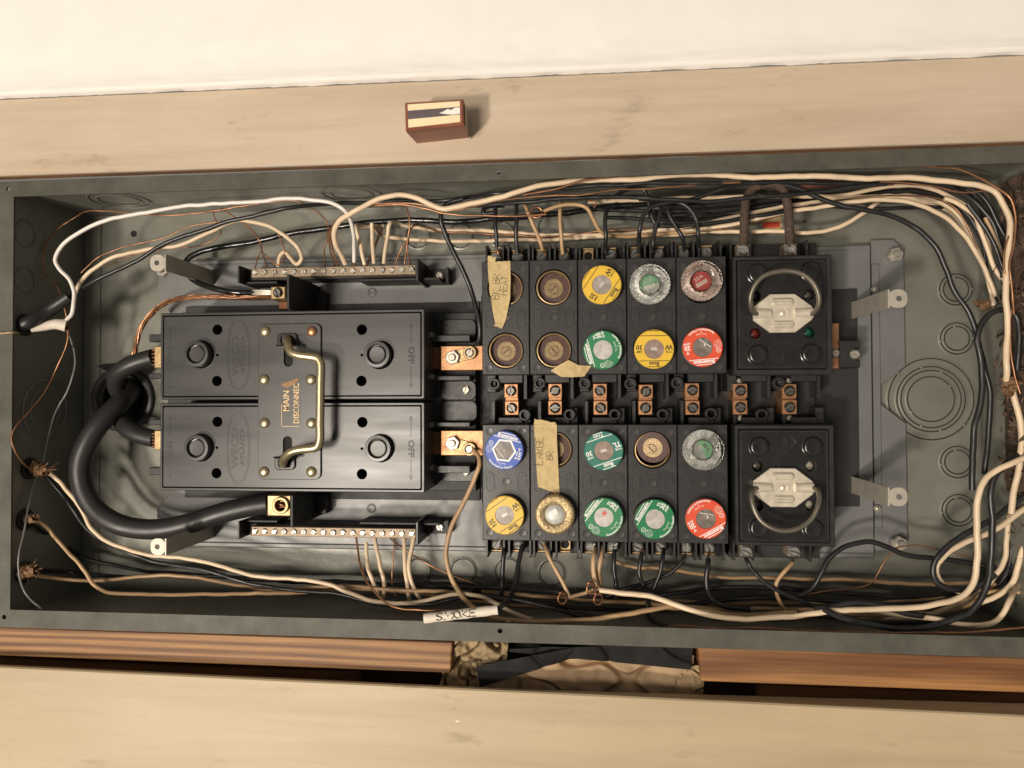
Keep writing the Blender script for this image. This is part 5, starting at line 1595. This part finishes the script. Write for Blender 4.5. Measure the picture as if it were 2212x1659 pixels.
# ---- top terminals of the fuse blocks
TZ = -46
wire('black', 'black wire into the first top terminal, above the lettered tape', -40, [(1070, 440, -44), (1070, 470), (1072, 505), (1073, 534, -44)], tip=[(1074, 540, -46), (1077, 549, -47)])
wire('black', 'black wire into the second top terminal', -40, [(1116, 438, -44), (1115, 470), (1115, 500), (1118, 549, -46)])
wire('tan', 'tan wire slanting into the second block, top terminal', -40, [(1133, 440, -46), (1142, 464), (1155, 494), (1167, 522), (1172, 540, -44)], tip=[(1175, 545, -46), (1180, 551, -47)])
wire('tan', 'straight tan wire into the second block, next to the slanted one', -40, [(1210, 438, -46), (1210, 470), (1212, 510), (1216, 549, -46)])
wire('tan', 'tan wire ending in a copper ring above the second block', -34, [(1174, 457), (1201, 447), (1230, 443), (1251, 444), (1268, 450), (1286, 479, -40), (1300, 502, -48), (1330, 510, -56), (1376, 510, -62), (1470, 503, -64), (1560, 492, -58)])
ringc = at(1159, 459, -34)
o = solo('copper_hook', MB().tube([Vector((ringc.x + 4.6 * math.cos(a), ringc.y + 4.4 * math.sin(a), ringc.z + .5 * a - 1.4)) for a in [.3 + i * .3 for i in range(20)]], .9, 8), M['bare'], 'bare copper hook ring on the tan wire end', 'wire', tuple(ringc), smooth=60)
wire('black', 'stub black wire into the third block, top terminal', -38, [(1316, 447, -44), (1309, 462), (1308, 480), (1311, 511), (1308, 534, -44), (1310, 551, -47)])
wire('black', 'black wire arching from the fourth block up to the right', -32, [(1380, 546, -46), (1381, 520, -40), (1382, 499), (1388, 469), (1406, 449), (1438, 439), (1501, 428), (1560, 408), (1600, 398), (1680, 394), (1800, 395), (1900, 394), (1990, 396)], head=[(1381, 552, -47)])
wire('black', 'black wire into the fourth block, right terminal', -38, [(1411, 548, -46), (1411, 528), (1414, 509), (1422, 478), (1427, 455), (1424, 436, -44)])
wire('black', 'black wire hooped above the fourth block', -42, [(1330, 424), (1345, 415), (1361, 410), (1383, 408), (1396, 418), (1401, 440), (1405, 462), (1415, 482), (1450, 486), (1540, 482), (1620, 468), (1700, 456)])
wire('black', 'black wire swinging left-down into the fifth block terminal', -36, [(1478, 540, -46), (1474, 512), (1462, 490), (1449, 470), (1443, 448), (1440, 430, -44)])
wire('black', 'black wire arching into the fifth block, right terminal', -36, [(1508, 535, -46), (1509, 506), (1506, 480), (1496, 456), (1478, 440), (1440, 432, -40), (1380, 430, -44)])
wire('black', 'long straight black wire lying along the top of the fuse blocks', -28, [(1000, 450), (1026, 445), (1126, 437), (1226, 429), (1326, 426), (1401, 428), (1451, 432), (1530, 434), (1640, 426), (1760, 414), (1850, 404), (1916, 397)])
wire('black', 'short black hook behind the first top terminal', -50, [(1090, 444), (1060, 446), (1046, 453), (1044, 462), (1054, 462), (1066, 460)], 1.8)
wire('copper', 'cut copper stub poking up in the top bundle', -34, [(1270, 434), (1285, 436), (1288, 442), (1282, 448)], .8)
# ---- back bundle of the top run
for k, (lab, kind, z, pts) in enumerate((
    ('cream wire in the back of the top bundle, at the braided wires', 'cream', -56, [(1270, 436), (1400, 432), (1566, 426), (1640, 424), (1740, 424), (1829, 420), (1902, 406), (1960, 400), (2018, 408), (2062, 430), (2092, 452), (2112, 480), (2130, 520), (2142, 570)]),
    ('black wire in the top bundle, just above the back creams', 'black', -60, [(1290, 452), (1400, 456), (1500, 458), (1600, 450), (1700, 440), (1800, 432), (1873, 420), (1946, 414), (2004, 417), (2048, 432), (2086, 461), (2112, 496), (2127, 534), (2130, 572), (2138, 616), (2158, 668)]),
    ('black wire at the bottom of the back bundle', 'black', -66, [(1310, 470), (1420, 474), (1520, 472), (1620, 462), (1720, 450), (1800, 446), (1880, 452), (1950, 450), (2010, 446), (2060, 452)]),
    ('black wire low in the back bundle behind the pull-out terminals', 'black', -64, [(1400, 466), (1480, 464), (1560, 456), (1640, 444), (1740, 436), (1800, 440)]),
    ('grey-black wire crossing behind the braided pair', 'black', -58, [(1480, 446), (1566, 441), (1640, 436), (1760, 420), (1850, 404), (1920, 394), (2000, 398), (2060, 406), (2092, 422), (2115, 448), (2130, 487), (2152, 526)]),
    ('cream wire looping under the braided pair and up again', 'cream', -60, [(1500, 500), (1566, 501), (1683, 501), (1756, 502), (1814, 490), (1858, 464), (1887, 441), (1916, 426), (1960, 425), (2004, 436), (2033, 441), (2068, 466), (2092, 505), (2115, 552), (2130, 593), (2146, 660)]),
    ('cream wire running beside a bare wire in the back bundle', 'cream', -66, [(1420, 508), (1500, 502), (1580, 482), (1660, 462), (1730, 448), (1830, 436), (1900, 430), (1980, 432), (2050, 456), (2090, 500)]),
    ('black wire passing under the top corner bend', 'black', -50, [(1860, 392), (1960, 392), (2048, 402), (2092, 420), (2120, 452), (2142, 492), (2152, 540), (2166, 600)]),
    ('black wire nearest the right side debris', 'black', -44, [(2000, 392), (2070, 400), (2115, 420), (2140, 448), (2160, 490), (2176, 520)]),
    ('cream wire ending at the right side paper, beneath the corner bend', 'cream', -52, [(2040, 428), (2062, 436), (2088, 452), (2106, 470), (2122, 505), (2136, 540), (2150, 581), (2168, 608)]),
    ('bare copper wire waving across the top corner bend', 'copper', -22, [(1900, 393), (1946, 394), (1995, 398), (2033, 404), (2060, 413), (2090, 415), (2138, 411)]),
    ('bare copper wire weaving beside the right vertical cream wire', 'copper', -14, [(2179, 510), (2168, 546), (2170, 587), (2185, 616), (2191, 645), (2183, 689), (2185, 762), (2196, 820), (2204, 850)]),
    ('bare wire between the back creams, upper right', 'thin', -54, [(1480, 506), (1600, 488), (1700, 462), (1830, 430), (1960, 422), (2030, 428), (2062, 448), (2090, 490), (2112, 540)]))):
    wire(kind, lab, z, pts)
wire('black', 'single black wire sweeping down past the right knockouts', -34, [(1640, 394), (1692, 398), (1727, 409), (1770, 429), (1829, 447), (1887, 458), (1946, 476), (1989, 502), (2021, 534), (2045, 581), (2062, 625), (2086, 660), (2106, 704), (2115, 747), (2126, 795), (2137, 840), (2140, 880), (2136, 936), (2130, 994), (2126, 1024)], 2.0)
wire('black', 'black wire looped over the right cream wire and hanging down', -22, [(2197, 800), (2199, 750), (2198, 710), (2190, 680), (2166, 670), (2140, 677), (2120, 700), (2110, 730), (2115, 765), (2123, 815), (2119, 875), (2106, 915), (2101, 960), (2100, 1058)], 2.2)
wire('braid', 'dark braided cloth wire into the left lug of the upper pull-out', -38, [(1606, 530, -46), (1606, 500), (1608, 460), (1613, 428), (1626, 405), (1650, 397), (1700, 396, -42)])
wire('braid', 'reddish braided cloth wire into the right lug of the upper pull-out', -36, [(1707, 528, -46), (1706, 495), (1702, 455), (1694, 422), (1682, 404), (1660, 399), (1630, 402, -44)])
wire('redbraid', 'red-brown braided wire lying flat under the long cream wire', -40, [(1715, 402), (1760, 400), (1810, 397), (1860, 394), (1930, 392)])
# the little round sticker and burr on the back
p = at(1668, 482, BZ)
g = thing('round_sticker', 'small round red and gold sticker on the back, between braided wires', 'sticker', (p.x, p.y, BZ + .2))
part(g, 'gold_disc', MB().lathe(p.x, p.y, [(8.6, BZ + .2), (8.4, BZ + .5), (0, BZ + .5)], 28), M['gold'], 0)
part(g, 'red_band', MB().box(p.x - 8, p.x + 6, p.y - 4, p.y + .8, BZ + .4, BZ + .62, 0), M['stickred'], 0)

for lab, kind, z, pts in (
    ('black wire fanning into the debris at the upper right corner', 'black', -46, [(2060, 408), (2100, 430), (2135, 470), (2160, 530), (2180, 600), (2192, 660)]),
    ('black wire crossing the debris beside the torn tan paper', 'black', -40, [(2090, 440), (2128, 490), (2160, 560), (2190, 640), (2206, 720)]),
    ('tan wire half buried in the debris on the right side', 'tan', -44, [(2128, 470), (2150, 520), (2172, 590), (2186, 650), (2198, 740)]),
    ('black wire close to the frame edge above the debris', 'black', -30, [(2150, 420), (2180, 470), (2204, 540), (2222, 620)])):
    wire(kind, lab, z, pts)
# ---- left: cables coming through the side wall
c0, c1 = at(56, 699, -10), at(150, 641, -26)
g = thing('sheathed_cable', 'black sheathed cable with torn white filler entering the left wall', 'cable', tuple(c0))
part(g, 'black_sheath', MB().tube(spline([atx(48, 704, BX0 - 4), c0, at(100, 674, -22), c1], 4), [5.6] * 40 if False else 5.4, 14), M['cable'], 60)
fil = MB()
fpts = spline([at(66, 713, -14), at(95, 706, -20), at(120, 700, -24), at(142, 703, -28)], 3)
fil.tube(fpts, [2.0 + 3.4 * i / (len(fpts) - 1) for i in range(len(fpts))], 10)
part(g, 'white_filler', fil, M['sleeve'], 60)
def tuft(name, label, center, n, L, m, seed, dirv=(1, 0, 0), cat='paper', spread=.55, core=True):
    """torn paper sheath: a crumpled sleeve with ragged shreds peeling off its end"""
    r = random.Random(seed)
    c = Vector(center)
    mb = MB()
    D = Vector(dirv).normalized()
    if core:
        k, q = 12, 12
        vs = []
        A = D.cross(Vector((0, 0, 1))).normalized(); B = D.cross(A)
        for i in range(k + 1):
            for j in range(q):
                a = 2 * PI * j / q
                rad = L * .33 * (1 + .75 * noise.noise(Vector((math.cos(a) * 1.3 + seed, math.sin(a) * 1.3, i * .42)))) * (1 - .35 * i / k)
                ragged = L * .22 * r.random() if i == k else 0
                vs.append(tuple(c + D * (L * (.75 * i / k - .1) + ragged) + A * rad * math.cos(a) + B * rad * math.sin(a)))
        mb.add(vs, [(i * q + j, i * q + (j + 1) % q, (i + 1) * q + (j + 1) % q, (i + 1) * q + j) for i in range(k) for j in range(q)])
    for i in range(n):
        d = (D + Vector((r.uniform(-spread, spread), r.uniform(-spread, spread), r.uniform(-spread, spread)))).normalized()
        side = d.cross(Vector((r.uniform(-1, 1), r.uniform(-1, 1), 1))).normalized()
        l, w = L * r.uniform(.15, .5), L * r.uniform(.03, .10)
        c2 = c + D * L * r.uniform(0, .5) if core else c
        k = 7
        vs = []
        bendv = Vector((r.uniform(-1, 1), r.uniform(-1, 1), r.uniform(-1, 1))) * l * .8
        for j in range(k + 1):
            s = j / k
            p = c2 + d * l * s + bendv * s * s + Vector((r.uniform(-1, 1), r.uniform(-1, 1), r.uniform(-1, 1))) * .45
            ww = w * (1.1 - s) * r.uniform(.5, 1.3)
            vs += [tuple(p + side * ww), tuple(p - side * ww)]
        mb.add(vs, [(2 * j, 2 * j + 1, 2 * j + 3, 2 * j + 2) for j in range(k)])
    return solo(name, mb, M[m], label, cat, tuple(c), 'torn cable paper at the entries', smooth=0)
tuft('torn_paper', 'torn tan paper at the sheathed cable end', at(143, 705, -32), 26, 6, 'kraft', 3, (.4, -.3, .4))
tuft('torn_paper', 'torn brown paper around the cable at the middle left entry', at(78, 1010, -24), 70, 17, 'kraft', 4, (.8, -.25, .2))
tuft('torn_paper', 'torn brown paper at the second lowest left entry', at(62, 1120, -16), 60, 12, 'kraft', 6, (.7, 0, .3))
tuft('torn_paper', 'torn brown paper at the lowest left entry, with ragged strips', at(54, 1234, -12), 60, 17, 'kraft', 8, (1, .15, .2))
tuft('torn_paper', 'torn tan paper on the right cream wire above the knockout level', at(2130, 660, -44), 60, 12, 'kraft', 9, (-.6, .1, .3))
tuft('torn_paper', 'torn tan paper sheath around the wires at the right edge', at(2184, 826, -22), 70, 15, 'kraft', 10, (-.3, -.5, .3))
tuft('dried_burr', 'tiny dried brown burr on the back, right of the braided wires', at(1737, 478, BZ + 3), 26, 5.5, 'debris', 14, (0, 0, .4), 'burr', 1.5, False)
for (u, v, lab) in ((52, 702, 'black clamp ring around the sheathed cable entry'), (62, 1012, 'dark clamp ring at the middle left entry'), (52, 1122, 'dark clamp ring at the second lowest left entry'), (50, 1236, 'dark clamp ring at the lowest left entry')):
    c = atx(u, v, BX0)
    ring = MB().lathe(0, 0, [(9, 0), (9, 1.5), (8.2, 2), (6.4, 2), (6, .5), (0, .4)], 28)
    ring.v = [(BX0 + .3 + z, c.y + x, c.z + y) for x, y, z in ring.v]
    solo('cable_clamp', ring, M['black'], lab, 'cable clamp', tuple(c), 'cable clamps on the left wall')
wire('tan', 'thin tan string hanging over the left lip', 2, [(-30, 722), (0, 720), (26, 718), (40, 719, -10), (58, 718, -30)], .8)['category'] = 'string'
wire('grey', 'thin grey wire wandering down the dark left wall', -36, [(146, 715, -30), (155, 740), (161, 777), (157, 810), (148, 842), (120, 892), (105, 939), (95, 989, -30), (75, 1047, -22), (62, 1102, -14), (50, 1156, -8), (41, 1201, -3), (42, 1238, -4), (55, 1281, -8), (92, 1317, -5)])
wire('copper', 'bare copper wire bowing left over the lip edge', -30, [(147, 712, -30), (146, 735), (135, 772), (118, 806), (100, 839, -24), (62, 892, -10), (34, 922, 2), (24, 942, 4), (30, 972, 3), (50, 1002, -8), (84, 1026, -26)], .8)
# ---- thick service cables
cabs = (('service_cable', 'thick black service cable bent up into the upper cover end', [(285, 868, -110), (268, 858, -88), (252, 836, -66), (254, 808, -54), (278, 790, -50), (310, 778, -50), (332, 772, -50)], 7.5),
        ('service_cable', 'thick black service cable looping round to the large lower lug', [(305, 828, -112), (290, 842, -86), (262, 868, -60), (222, 908, -46), (192, 950, -40), (174, 1000, -38), (178, 1050, -38), (204, 1098, -38), (250, 1130, -38), (300, 1142, -40), (350, 1142, -42), (410, 1130, -44), (480, 1108, -46), (540, 1094, -48), (580, 1088, -50)], 8.6),
        ('service_cable', 'thick black service cable bent down into the lower cover end', [(296, 872, -112), (278, 880, -90), (264, 896, -70), (268, 918, -58), (292, 936, -54), (318, 944, -54), (336, 948, -54)], 7.7))
for nm, lab, pts, r in cabs:
    P3 = path3(pts, -50)
    solo(nm, MB().tube(spline(P3, 4), r, 20), M['cable'], lab, 'cable', tuple(P3[1]), 'thick black service cables', smooth=60)
for u, v, v0, v1, lab in ((338, 772, 748, 795, 'brass lug on the upper service cable at the cover'), (339, 950, 930, 972, 'brass lug on the lower service cable at the cover')):
    x0, x1, y0, y1 = R4(333, v0, 352, v1, -42)
    g = thing('service_lug', lab, 'lug', (x0, (y0 + y1) / 2, -60))
    part(g, 'lug_body', MB().box(x0, x1, y0, y1, -62, -42, .6), M['brass'])
    mb = MB()
    for k in range(5):
        mb.tube([(x0 - 4, y1 - 3 - k * (y1 - y0 - 6) / 4, -46), (x0 + 2, y1 - 3 - k * (y1 - y0 - 6) / 4, -45)], .9, 6)
    part(g, 'copper_strands', mb, M['bare'], 60)
# conduit bushing round the entry hole
c = at(268, 862, BZ)
g = thing('conduit_bushing', 'dark round conduit bushing where the service cables enter', 'bushing', (c.x, c.y, BZ))
part(g, 'outer_ring', MB().lathe(c.x, c.y, [(30.5, BZ + .3), (30, BZ + 4), (28, BZ + 5), (25, BZ + 5), (23.5, BZ + 3), (23.0, BZ - 12)], 48), M['cover'], 40)
part(g, 'inner_ring', MB().lathe(c.x, c.y, [(22.6, BZ - 12), (22.4, BZ + 1), (20.4, BZ + 1.5), (19.6, BZ - 1), (19.4, BZ - 40)], 48), M['black'], 40)
part(g, 'conduit_depth', MB().lathe(c.x, c.y, [(24, BZ - 38), (0, BZ - 38)], 24), M['void'])
o = solo('tape_end', MB().prism([(p.x, p.y) for p in (at(208, 791, -66), at(222, 786, -66), at(250, 784, -66), at(248, 806, -66), at(226, 800, -66))], -68, -66, .4), M['tapeblk'], 'pointed end of black tape beside the conduit bushing', 'tape', tuple(at(230, 795, -67)))

# ---- lower left runs
wire('cream', 'cream wire from the middle left entry running along the bottom', -34, [(92, 1012, -34), (125, 1036), (150, 1066), (175, 1100), (192, 1133), (212, 1156), (250, 1178), (312, 1196), (400, 1206), (475, 1223), (553, 1243), (628, 1251), (703, 1261), (753, 1278), (803, 1295), (853, 1302), (903, 1300), (953, 1288), (990, 1281), (1028, 1284), (1066, 1298), (1100, 1318), (1126, 1331), (1150, 1338)])
wire('black', 'black wire alongside the cream from the middle left entry', -38, [(96, 1022, -34), (127, 1058), (155, 1093), (175, 1126), (200, 1153), (250, 1181), (325, 1211), (425, 1228), (553, 1261), (653, 1276), (728, 1283), (803, 1301), (853, 1308), (928, 1306), (978, 1296), (1028, 1290), (1101, 1293), (1151, 1303), (1201, 1316), (1251, 1331), (1300, 1345)])
wire('tan', 'tan wire from the second lowest entry dipping to the bottom wall', -30, [(72, 1120, -22), (92, 1134), (112, 1153), (150, 1196), (180, 1233), (200, 1261), (225, 1276), (262, 1283), (350, 1285), (450, 1284), (553, 1282), (653, 1279, -40), (728, 1272, -50), (803, 1272, -54), (880, 1278, -58), (960, 1290, -60), (1060, 1302, -62), (1180, 1310, -62)])
wire('tan', 'tan wire from the lowest left entry, gently waved', -44, [(68, 1240, -20), (110, 1248, -36), (150, 1253), (225, 1253), (300, 1246), (362, 1243), (425, 1248), (500, 1262), (580, 1272), (660, 1272), (740, 1266), (840, 1274), (930, 1278), (1020, 1284, -56), (1100, 1296, -60)])
wire('black', 'black wire from the lowest left entry behind the tan wire', -58, [(72, 1232, -20), (110, 1233, -44), (150, 1236), (200, 1241), (275, 1247), (375, 1241), (475, 1246), (600, 1254), (760, 1262), (900, 1264), (1000, 1268), (1100, 1270)])
wire('black', 'black wire curving out of the second lowest entry in shadow', -68, [(72, 1130, -22), (90, 1144, -34), (130, 1170), (180, 1205), (250, 1222), (330, 1235), (430, 1242), (560, 1252), (740, 1256), (880, 1262), (1040, 1262)])
wire('copper', 'bare copper wire curving from the lower bar to the white sleeve', -40, [(769, 1158, -56), (772, 1182, -52), (779, 1222), (793, 1256, -32), (818, 1286, -24), (840, 1306, -20), (868, 1316, -18), (920, 1318, -18), (985, 1320, -20)], .9)
for lab, pts, z in (('cream drop from the lower bar, first from its middle', [(791, 1172, -54), (793, 1200, -50), (797, 1230, -46), (806, 1258, -46), (820, 1290, -50)], -50),
                    ('cream drop from the lower bar, second from its middle', [(809, 1160, -56), (815, 1195, -50), (823, 1232, -46), (829, 1258, -46), (828, 1290, -50)], -50),
                    ('straight cream drop near the right end of the lower bar', [(873, 1162, -56), (874, 1195, -50), (874, 1228, -46), (878, 1262, -44), (884, 1296, -48)], -50),
                    ('bowed cream drop from the last screw of the lower bar', [(895, 1158, -56), (889, 1190, -50), (884, 1218, -46), (886, 1246, -44), (895, 1272, -44), (908, 1296, -48)], -50)):
    wire('cream', lab, z, pts)
wire('copper', 'thin bare drop between the cream drops of the lower bar', -52, [(853, 1160, -56), (852, 1190), (849, 1222), (847, 1250), (850, 1276), (858, 1290)], .6)
wire('thin', 'thin bare wire slanting right from the lower bar across knockouts', -60, [(838, 1160, -56), (865, 1181), (903, 1206), (953, 1233), (1000, 1252), (1040, 1268), (1100, 1286)], .6)
wire('tan', 'tan wire dropping from the lower ring lug past the white sleeve', -34, [(1022, 972, -44), (1034, 986, -38), (1036, 1004), (1026, 1032), (1012, 1062), (998, 1090), (984, 1116), (974, 1142), (966, 1176), (965, 1212), (978, 1256), (998, 1290, -30), (1024, 1314, -26), (1052, 1331, -22), (1090, 1340, -18), (1151, 1343, -14), (1251, 1340, -12), (1351, 1328, -12), (1451, 1313, -24), (1520, 1318, -32), (1600, 1326, -36), (1720, 1322, -40)], 1.95)
# the sleeve marked SMOKE
a, b = at(916, 1336, 1.5), at(1075, 1317, -4)
g = thing('wire_sleeve', 'white sleeve hand-lettered SMOKE on a black wire at bottom', 'wire label', tuple(a))
slm = MB()
sp2 = [a.lerp(b, i / 12) for i in range(13)]
slm.tube(sp2, [3.7 + .25 * math.sin(i * 2.1) for i in range(13)], 14)
part(g, 'tube', slm, M['sleeve'], 60)
dx = (b - a).normalized(); ang = math.degrees(math.atan2(dx.y, dx.x))
mm = at(991, 1322, -12)
mm2 = a.lerp(b, .46)
em = scrawl('SMOKE', 5.6, lambda x, y: 0, 0, 0, 0, .3, .32)
nv = []
perp = Vector((-dx.y, dx.x, 0)).normalized()
for x, y, z in em.v:
    th = (y + .9) / 4.2
    nv.append(tuple(mm2 + dx * (x * 1.55) + perp * (4.2 * math.sin(th)) + Vector((0, 0, 1)) * (4.2 * math.cos(th) + z * .6)))
em.v = nv
part(g, 'handwriting', em, M['pblack'], 0)
wire('black', 'black wire from the first bottom terminal into the white sleeve', -30, [(1128, 1178, -48), (1123, 1200, -44), (1117, 1232, -38), (1110, 1268, -32), (1100, 1294, -20), (1086, 1308, -8), (1070, 1318, -4)], 1.9)

# ---- bottom terminals of the fuse blocks
wire('black', 'straight black drop from the first lower block', -42, [(1091, 1172, -50), (1089, 1200), (1087, 1235), (1083, 1290, -46)], 1.9)
wire('tan', 'tan wire slanting from the second lower block to copper coils', -38, [(1176, 1172, -50), (1184, 1196), (1196, 1222), (1211, 1250), (1224, 1276, -36), (1230, 1290, -36)])
wire('tan', 'short tan link between the two copper coils below the blocks', -36, [(1230, 1290), (1246, 1286), (1264, 1281), (1282, 1273)], 1.6)
wire('tan', 'tan wire from the third lower block to the cream junction', -40, [(1286, 1186, -50), (1283, 1205), (1282, 1228), (1287, 1256), (1295, 1276)], 2.0)
wire('tan', 'second tan wire beside it on the third lower block', -44, [(1300, 1180, -52), (1298, 1205), (1292, 1234), (1296, 1258), (1293, 1278)], 1.9)
for u, v, lab in ((1215, 1291, 'bare copper coil at the slanted tan wire end'), (1277, 1270, 'bare copper coil above the cream junction'), (1292, 1293, 'bare copper coil below the cream junction')):
    c = at(u, v, -34)
    pts = [Vector((c.x + 3.4 * math.cos(a), c.y + 4.0 * math.sin(a), c.z + 3.4 * math.sin(a * .5) + .12 * a)) for a in [i * .35 for i in range(26)]]
    solo('copper_coil', MB().tube(pts, .9, 8), M['bare'], lab, 'wire', tuple(c), 'bare copper coils', smooth=60)
wire('cream', 'long cream wire from the copper coils along the bottom and up the right side', -18, [(1296, 1275, -34), (1338, 1281, -30), (1401, 1287, -26), (1451, 1303, -22), (1501, 1321), (1540, 1330), (1580, 1335), (1624, 1338), (1712, 1330), (1800, 1319), (1916, 1316), (2004, 1307), (2062, 1295), (2092, 1275), (2106, 1240), (2109, 1184), (2110, 1141), (2112, 1085), (2120, 1052), (2138, 1028), (2170, 1008), (2230, 982)], 2.2)
wire('black', 'black drop from the third lower block into shadow', -46, [(1327, 1180, -52), (1327, 1210), (1328, 1238), (1333, 1268), (1330, 1300, -52)])
wire('black', 'black drop with bare neck from the fourth lower block', -46, [(1386, 1194, -50), (1384, 1212), (1381, 1236), (1386, 1256), (1396, 1272)], head=[(1387, 1180, -52)])
wire('black', 'black wire snaking from the fourth lower block to the bottom lip', -40, [(1433, 1180, -52), (1431, 1205), (1425, 1240), (1411, 1273), (1397, 1303), (1395, 1326), (1411, 1343, -30), (1442, 1353, -24)])
wire('black', 'black wire slanting left from the fifth lower block', -50, [(1484, 1186, -54), (1474, 1210), (1451, 1233), (1413, 1253), (1376, 1263), (1340, 1274), (1310, 1288)])
wire('black', 'black drop with bare copper neck from the fifth lower block', -42, [(1530, 1208, -46), (1529, 1224), (1526, 1251), (1529, 1280), (1543, 1300), (1568, 1310), (1620, 1316)], 2.1, head=[(1531, 1180, -52)])
wire('tan', 'tan wire high behind the lower terminals running right', -70, [(1325, 1212), (1363, 1224), (1426, 1227), (1501, 1238), (1566, 1246), (1712, 1249), (1858, 1254), (1960, 1262), (2050, 1262), (2110, 1258)])
wire('tan', 'tan wire low behind the long cream wire', -50, [(1300, 1300), (1400, 1304), (1500, 1312), (1566, 1316), (1624, 1313), (1712, 1316), (1790, 1322), (1880, 1330), (1980, 1328), (2060, 1318), (2120, 1290), (2150, 1260)])
wire('tan', 'tan wire in the shadowed back of the bottom run', -64, [(1040, 1278), (1120, 1284), (1220, 1292), (1330, 1300), (1460, 1300), (1560, 1306), (1640, 1302), (1770, 1300), (1900, 1304), (2040, 1292)], 1.6)
for lab, z, pts in (('black wire in the back of the bottom run, upper', -66, [(1020, 1276), (1140, 1282), (1280, 1290), (1420, 1286), (1566, 1268), (1700, 1272), (1850, 1282), (1980, 1290), (2090, 1272), (2160, 1232)]),
                    ('black wire in the back of the bottom run, lower', -60, [(1000, 1290), (1140, 1300), (1290, 1316), (1430, 1318), (1560, 1296), (1680, 1290), (1790, 1300), (1920, 1306), (2040, 1296), (2120, 1270)]),
                    ('black wire on the bottom wall under the long cream wire', -40, [(1240, 1326), (1350, 1340), (1450, 1346), (1560, 1344), (1680, 1336), (1780, 1332), (1900, 1344), (2010, 1342), (2080, 1322)])):
    wire('black', lab, z, pts, 1.8)
wire('copper', 'bare copper wire lying on the bottom lip', -6, [(1460, 1352), (1566, 1357), (1624, 1358), (1712, 1362), (1850, 1366), (2019, 1368), (2121, 1365), (2212, 1356), (2260, 1346)], .8)
# ---- lower right
wire('black', 'black wire from the left lug of the lower pull-out', -42, [(1609, 1198, -50), (1615, 1214), (1627, 1234), (1668, 1269), (1727, 1295), (1770, 1310), (1810, 1320)])
wire('tan', 'tan wire from the right lug of the lower pull-out', -44, [(1711, 1216, -48), (1700, 1228), (1684, 1246), (1677, 1262), (1679, 1284), (1690, 1308), (1712, 1334), (1741, 1350), (1800, 1357), (1858, 1360), (1916, 1367), (1975, 1367), (2020, 1360)], head=[(1716, 1200, -52)])
wire('black', 'black wire humped over the pan corner to the right', -48, [(1716, 1290), (1742, 1278), (1758, 1266), (1776, 1234), (1800, 1199), (1829, 1179), (1873, 1170), (1916, 1181), (1960, 1199), (2019, 1205), (2106, 1219), (2150, 1224)], 2.0)
wire('thin', 'thin copper wire hooked over the pan corner', -50, [(2097, 1203), (2033, 1187), (1975, 1177), (1937, 1184), (1910, 1214), (1884, 1257), (1858, 1268), (1800, 1276), (1741, 1284)], .55)
wire('black', 'black wire of the paired loop at lower right', -26, [(2240, 1052), (2212, 1071), (2150, 1117), (2106, 1141), (2048, 1179), (2019, 1208), (2013, 1233), (2025, 1260), (2056, 1275), (2092, 1274), (2120, 1262), (2150, 1240)], 2.2)
wire('cream', 'cream wire of the paired loop at lower right', -30, [(2240, 1082), (2212, 1100), (2150, 1141), (2092, 1170), (2045, 1199), (2024, 1226), (2029, 1250), (2046, 1268), (2090, 1282)], 2.1)
wire('black', 'thick black wire curving down the right side and back left', -22, [(2240, 966), (2212, 978), (2168, 1006), (2145, 1032), (2139, 1067), (2143, 1111), (2142, 1170), (2138, 1228), (2129, 1272), (2109, 1308), (2077, 1331), (2033, 1335), (1975, 1326), (1920, 1314), (1887, 1306), (1843, 1301), (1800, 1307), (1760, 1316)], 2.3)
wire('cream', 'cream wire straight down the far right', -44, [(2196, 1020), (2190, 1055), (2182, 1111), (2174, 1170), (2170, 1212), (2150, 1244), (2120, 1276), (2060, 1310), (1980, 1334), (1880, 1338, -54), (1780, 1340, -60), (1680, 1336, -62)], 1.9)
wire('black', 'black wire between the right cream wires', -50, [(2212, 1060), (2200, 1120), (2188, 1180), (2176, 1230), (2150, 1270), (2100, 1310)], 2.1)
wire('cream', 'cream wire curling at the bottom right corner', -20, [(2206, 1216, -60), (2200, 1256, -44), (2182, 1297), (2167, 1325), (2144, 1345), (2106, 1351), (2062, 1346), (2010, 1334), (1950, 1327, -34), (1870, 1320, -46), (1770, 1318, -54)], 1.9)
wire('tan', 'tan wire from the bottom right corner to the right edge', -40, [(2040, 1300), (2090, 1294), (2135, 1279), (2170, 1276), (2240, 1282)])
wire('cream', 'cream wire entering from the right edge, lower corner', -36, [(2240, 1140), (2212, 1176), (2202, 1212), (2188, 1258), (2160, 1284), (2110, 1304)], 2.0)
wire('black', 'thick black wire along the bottom wall at lower right', -14, [(1780, 1316), (1814, 1333), (1887, 1352), (1960, 1359), (2033, 1348), (2080, 1330)], 2.2)
wire('cream', 'long cream wire down the right edge below the torn paper', -22, [(2186, 842), (2196, 880), (2206, 930), (2204, 990), (2196, 1040), (2184, 1110)], 2.2)
wire('black', 'dark wire along the right edge behind the cream wires', -52, [(2216, 880), (2212, 960), (2204, 1050), (2210, 1140), (2196, 1210), (2180, 1260)], 2.0)
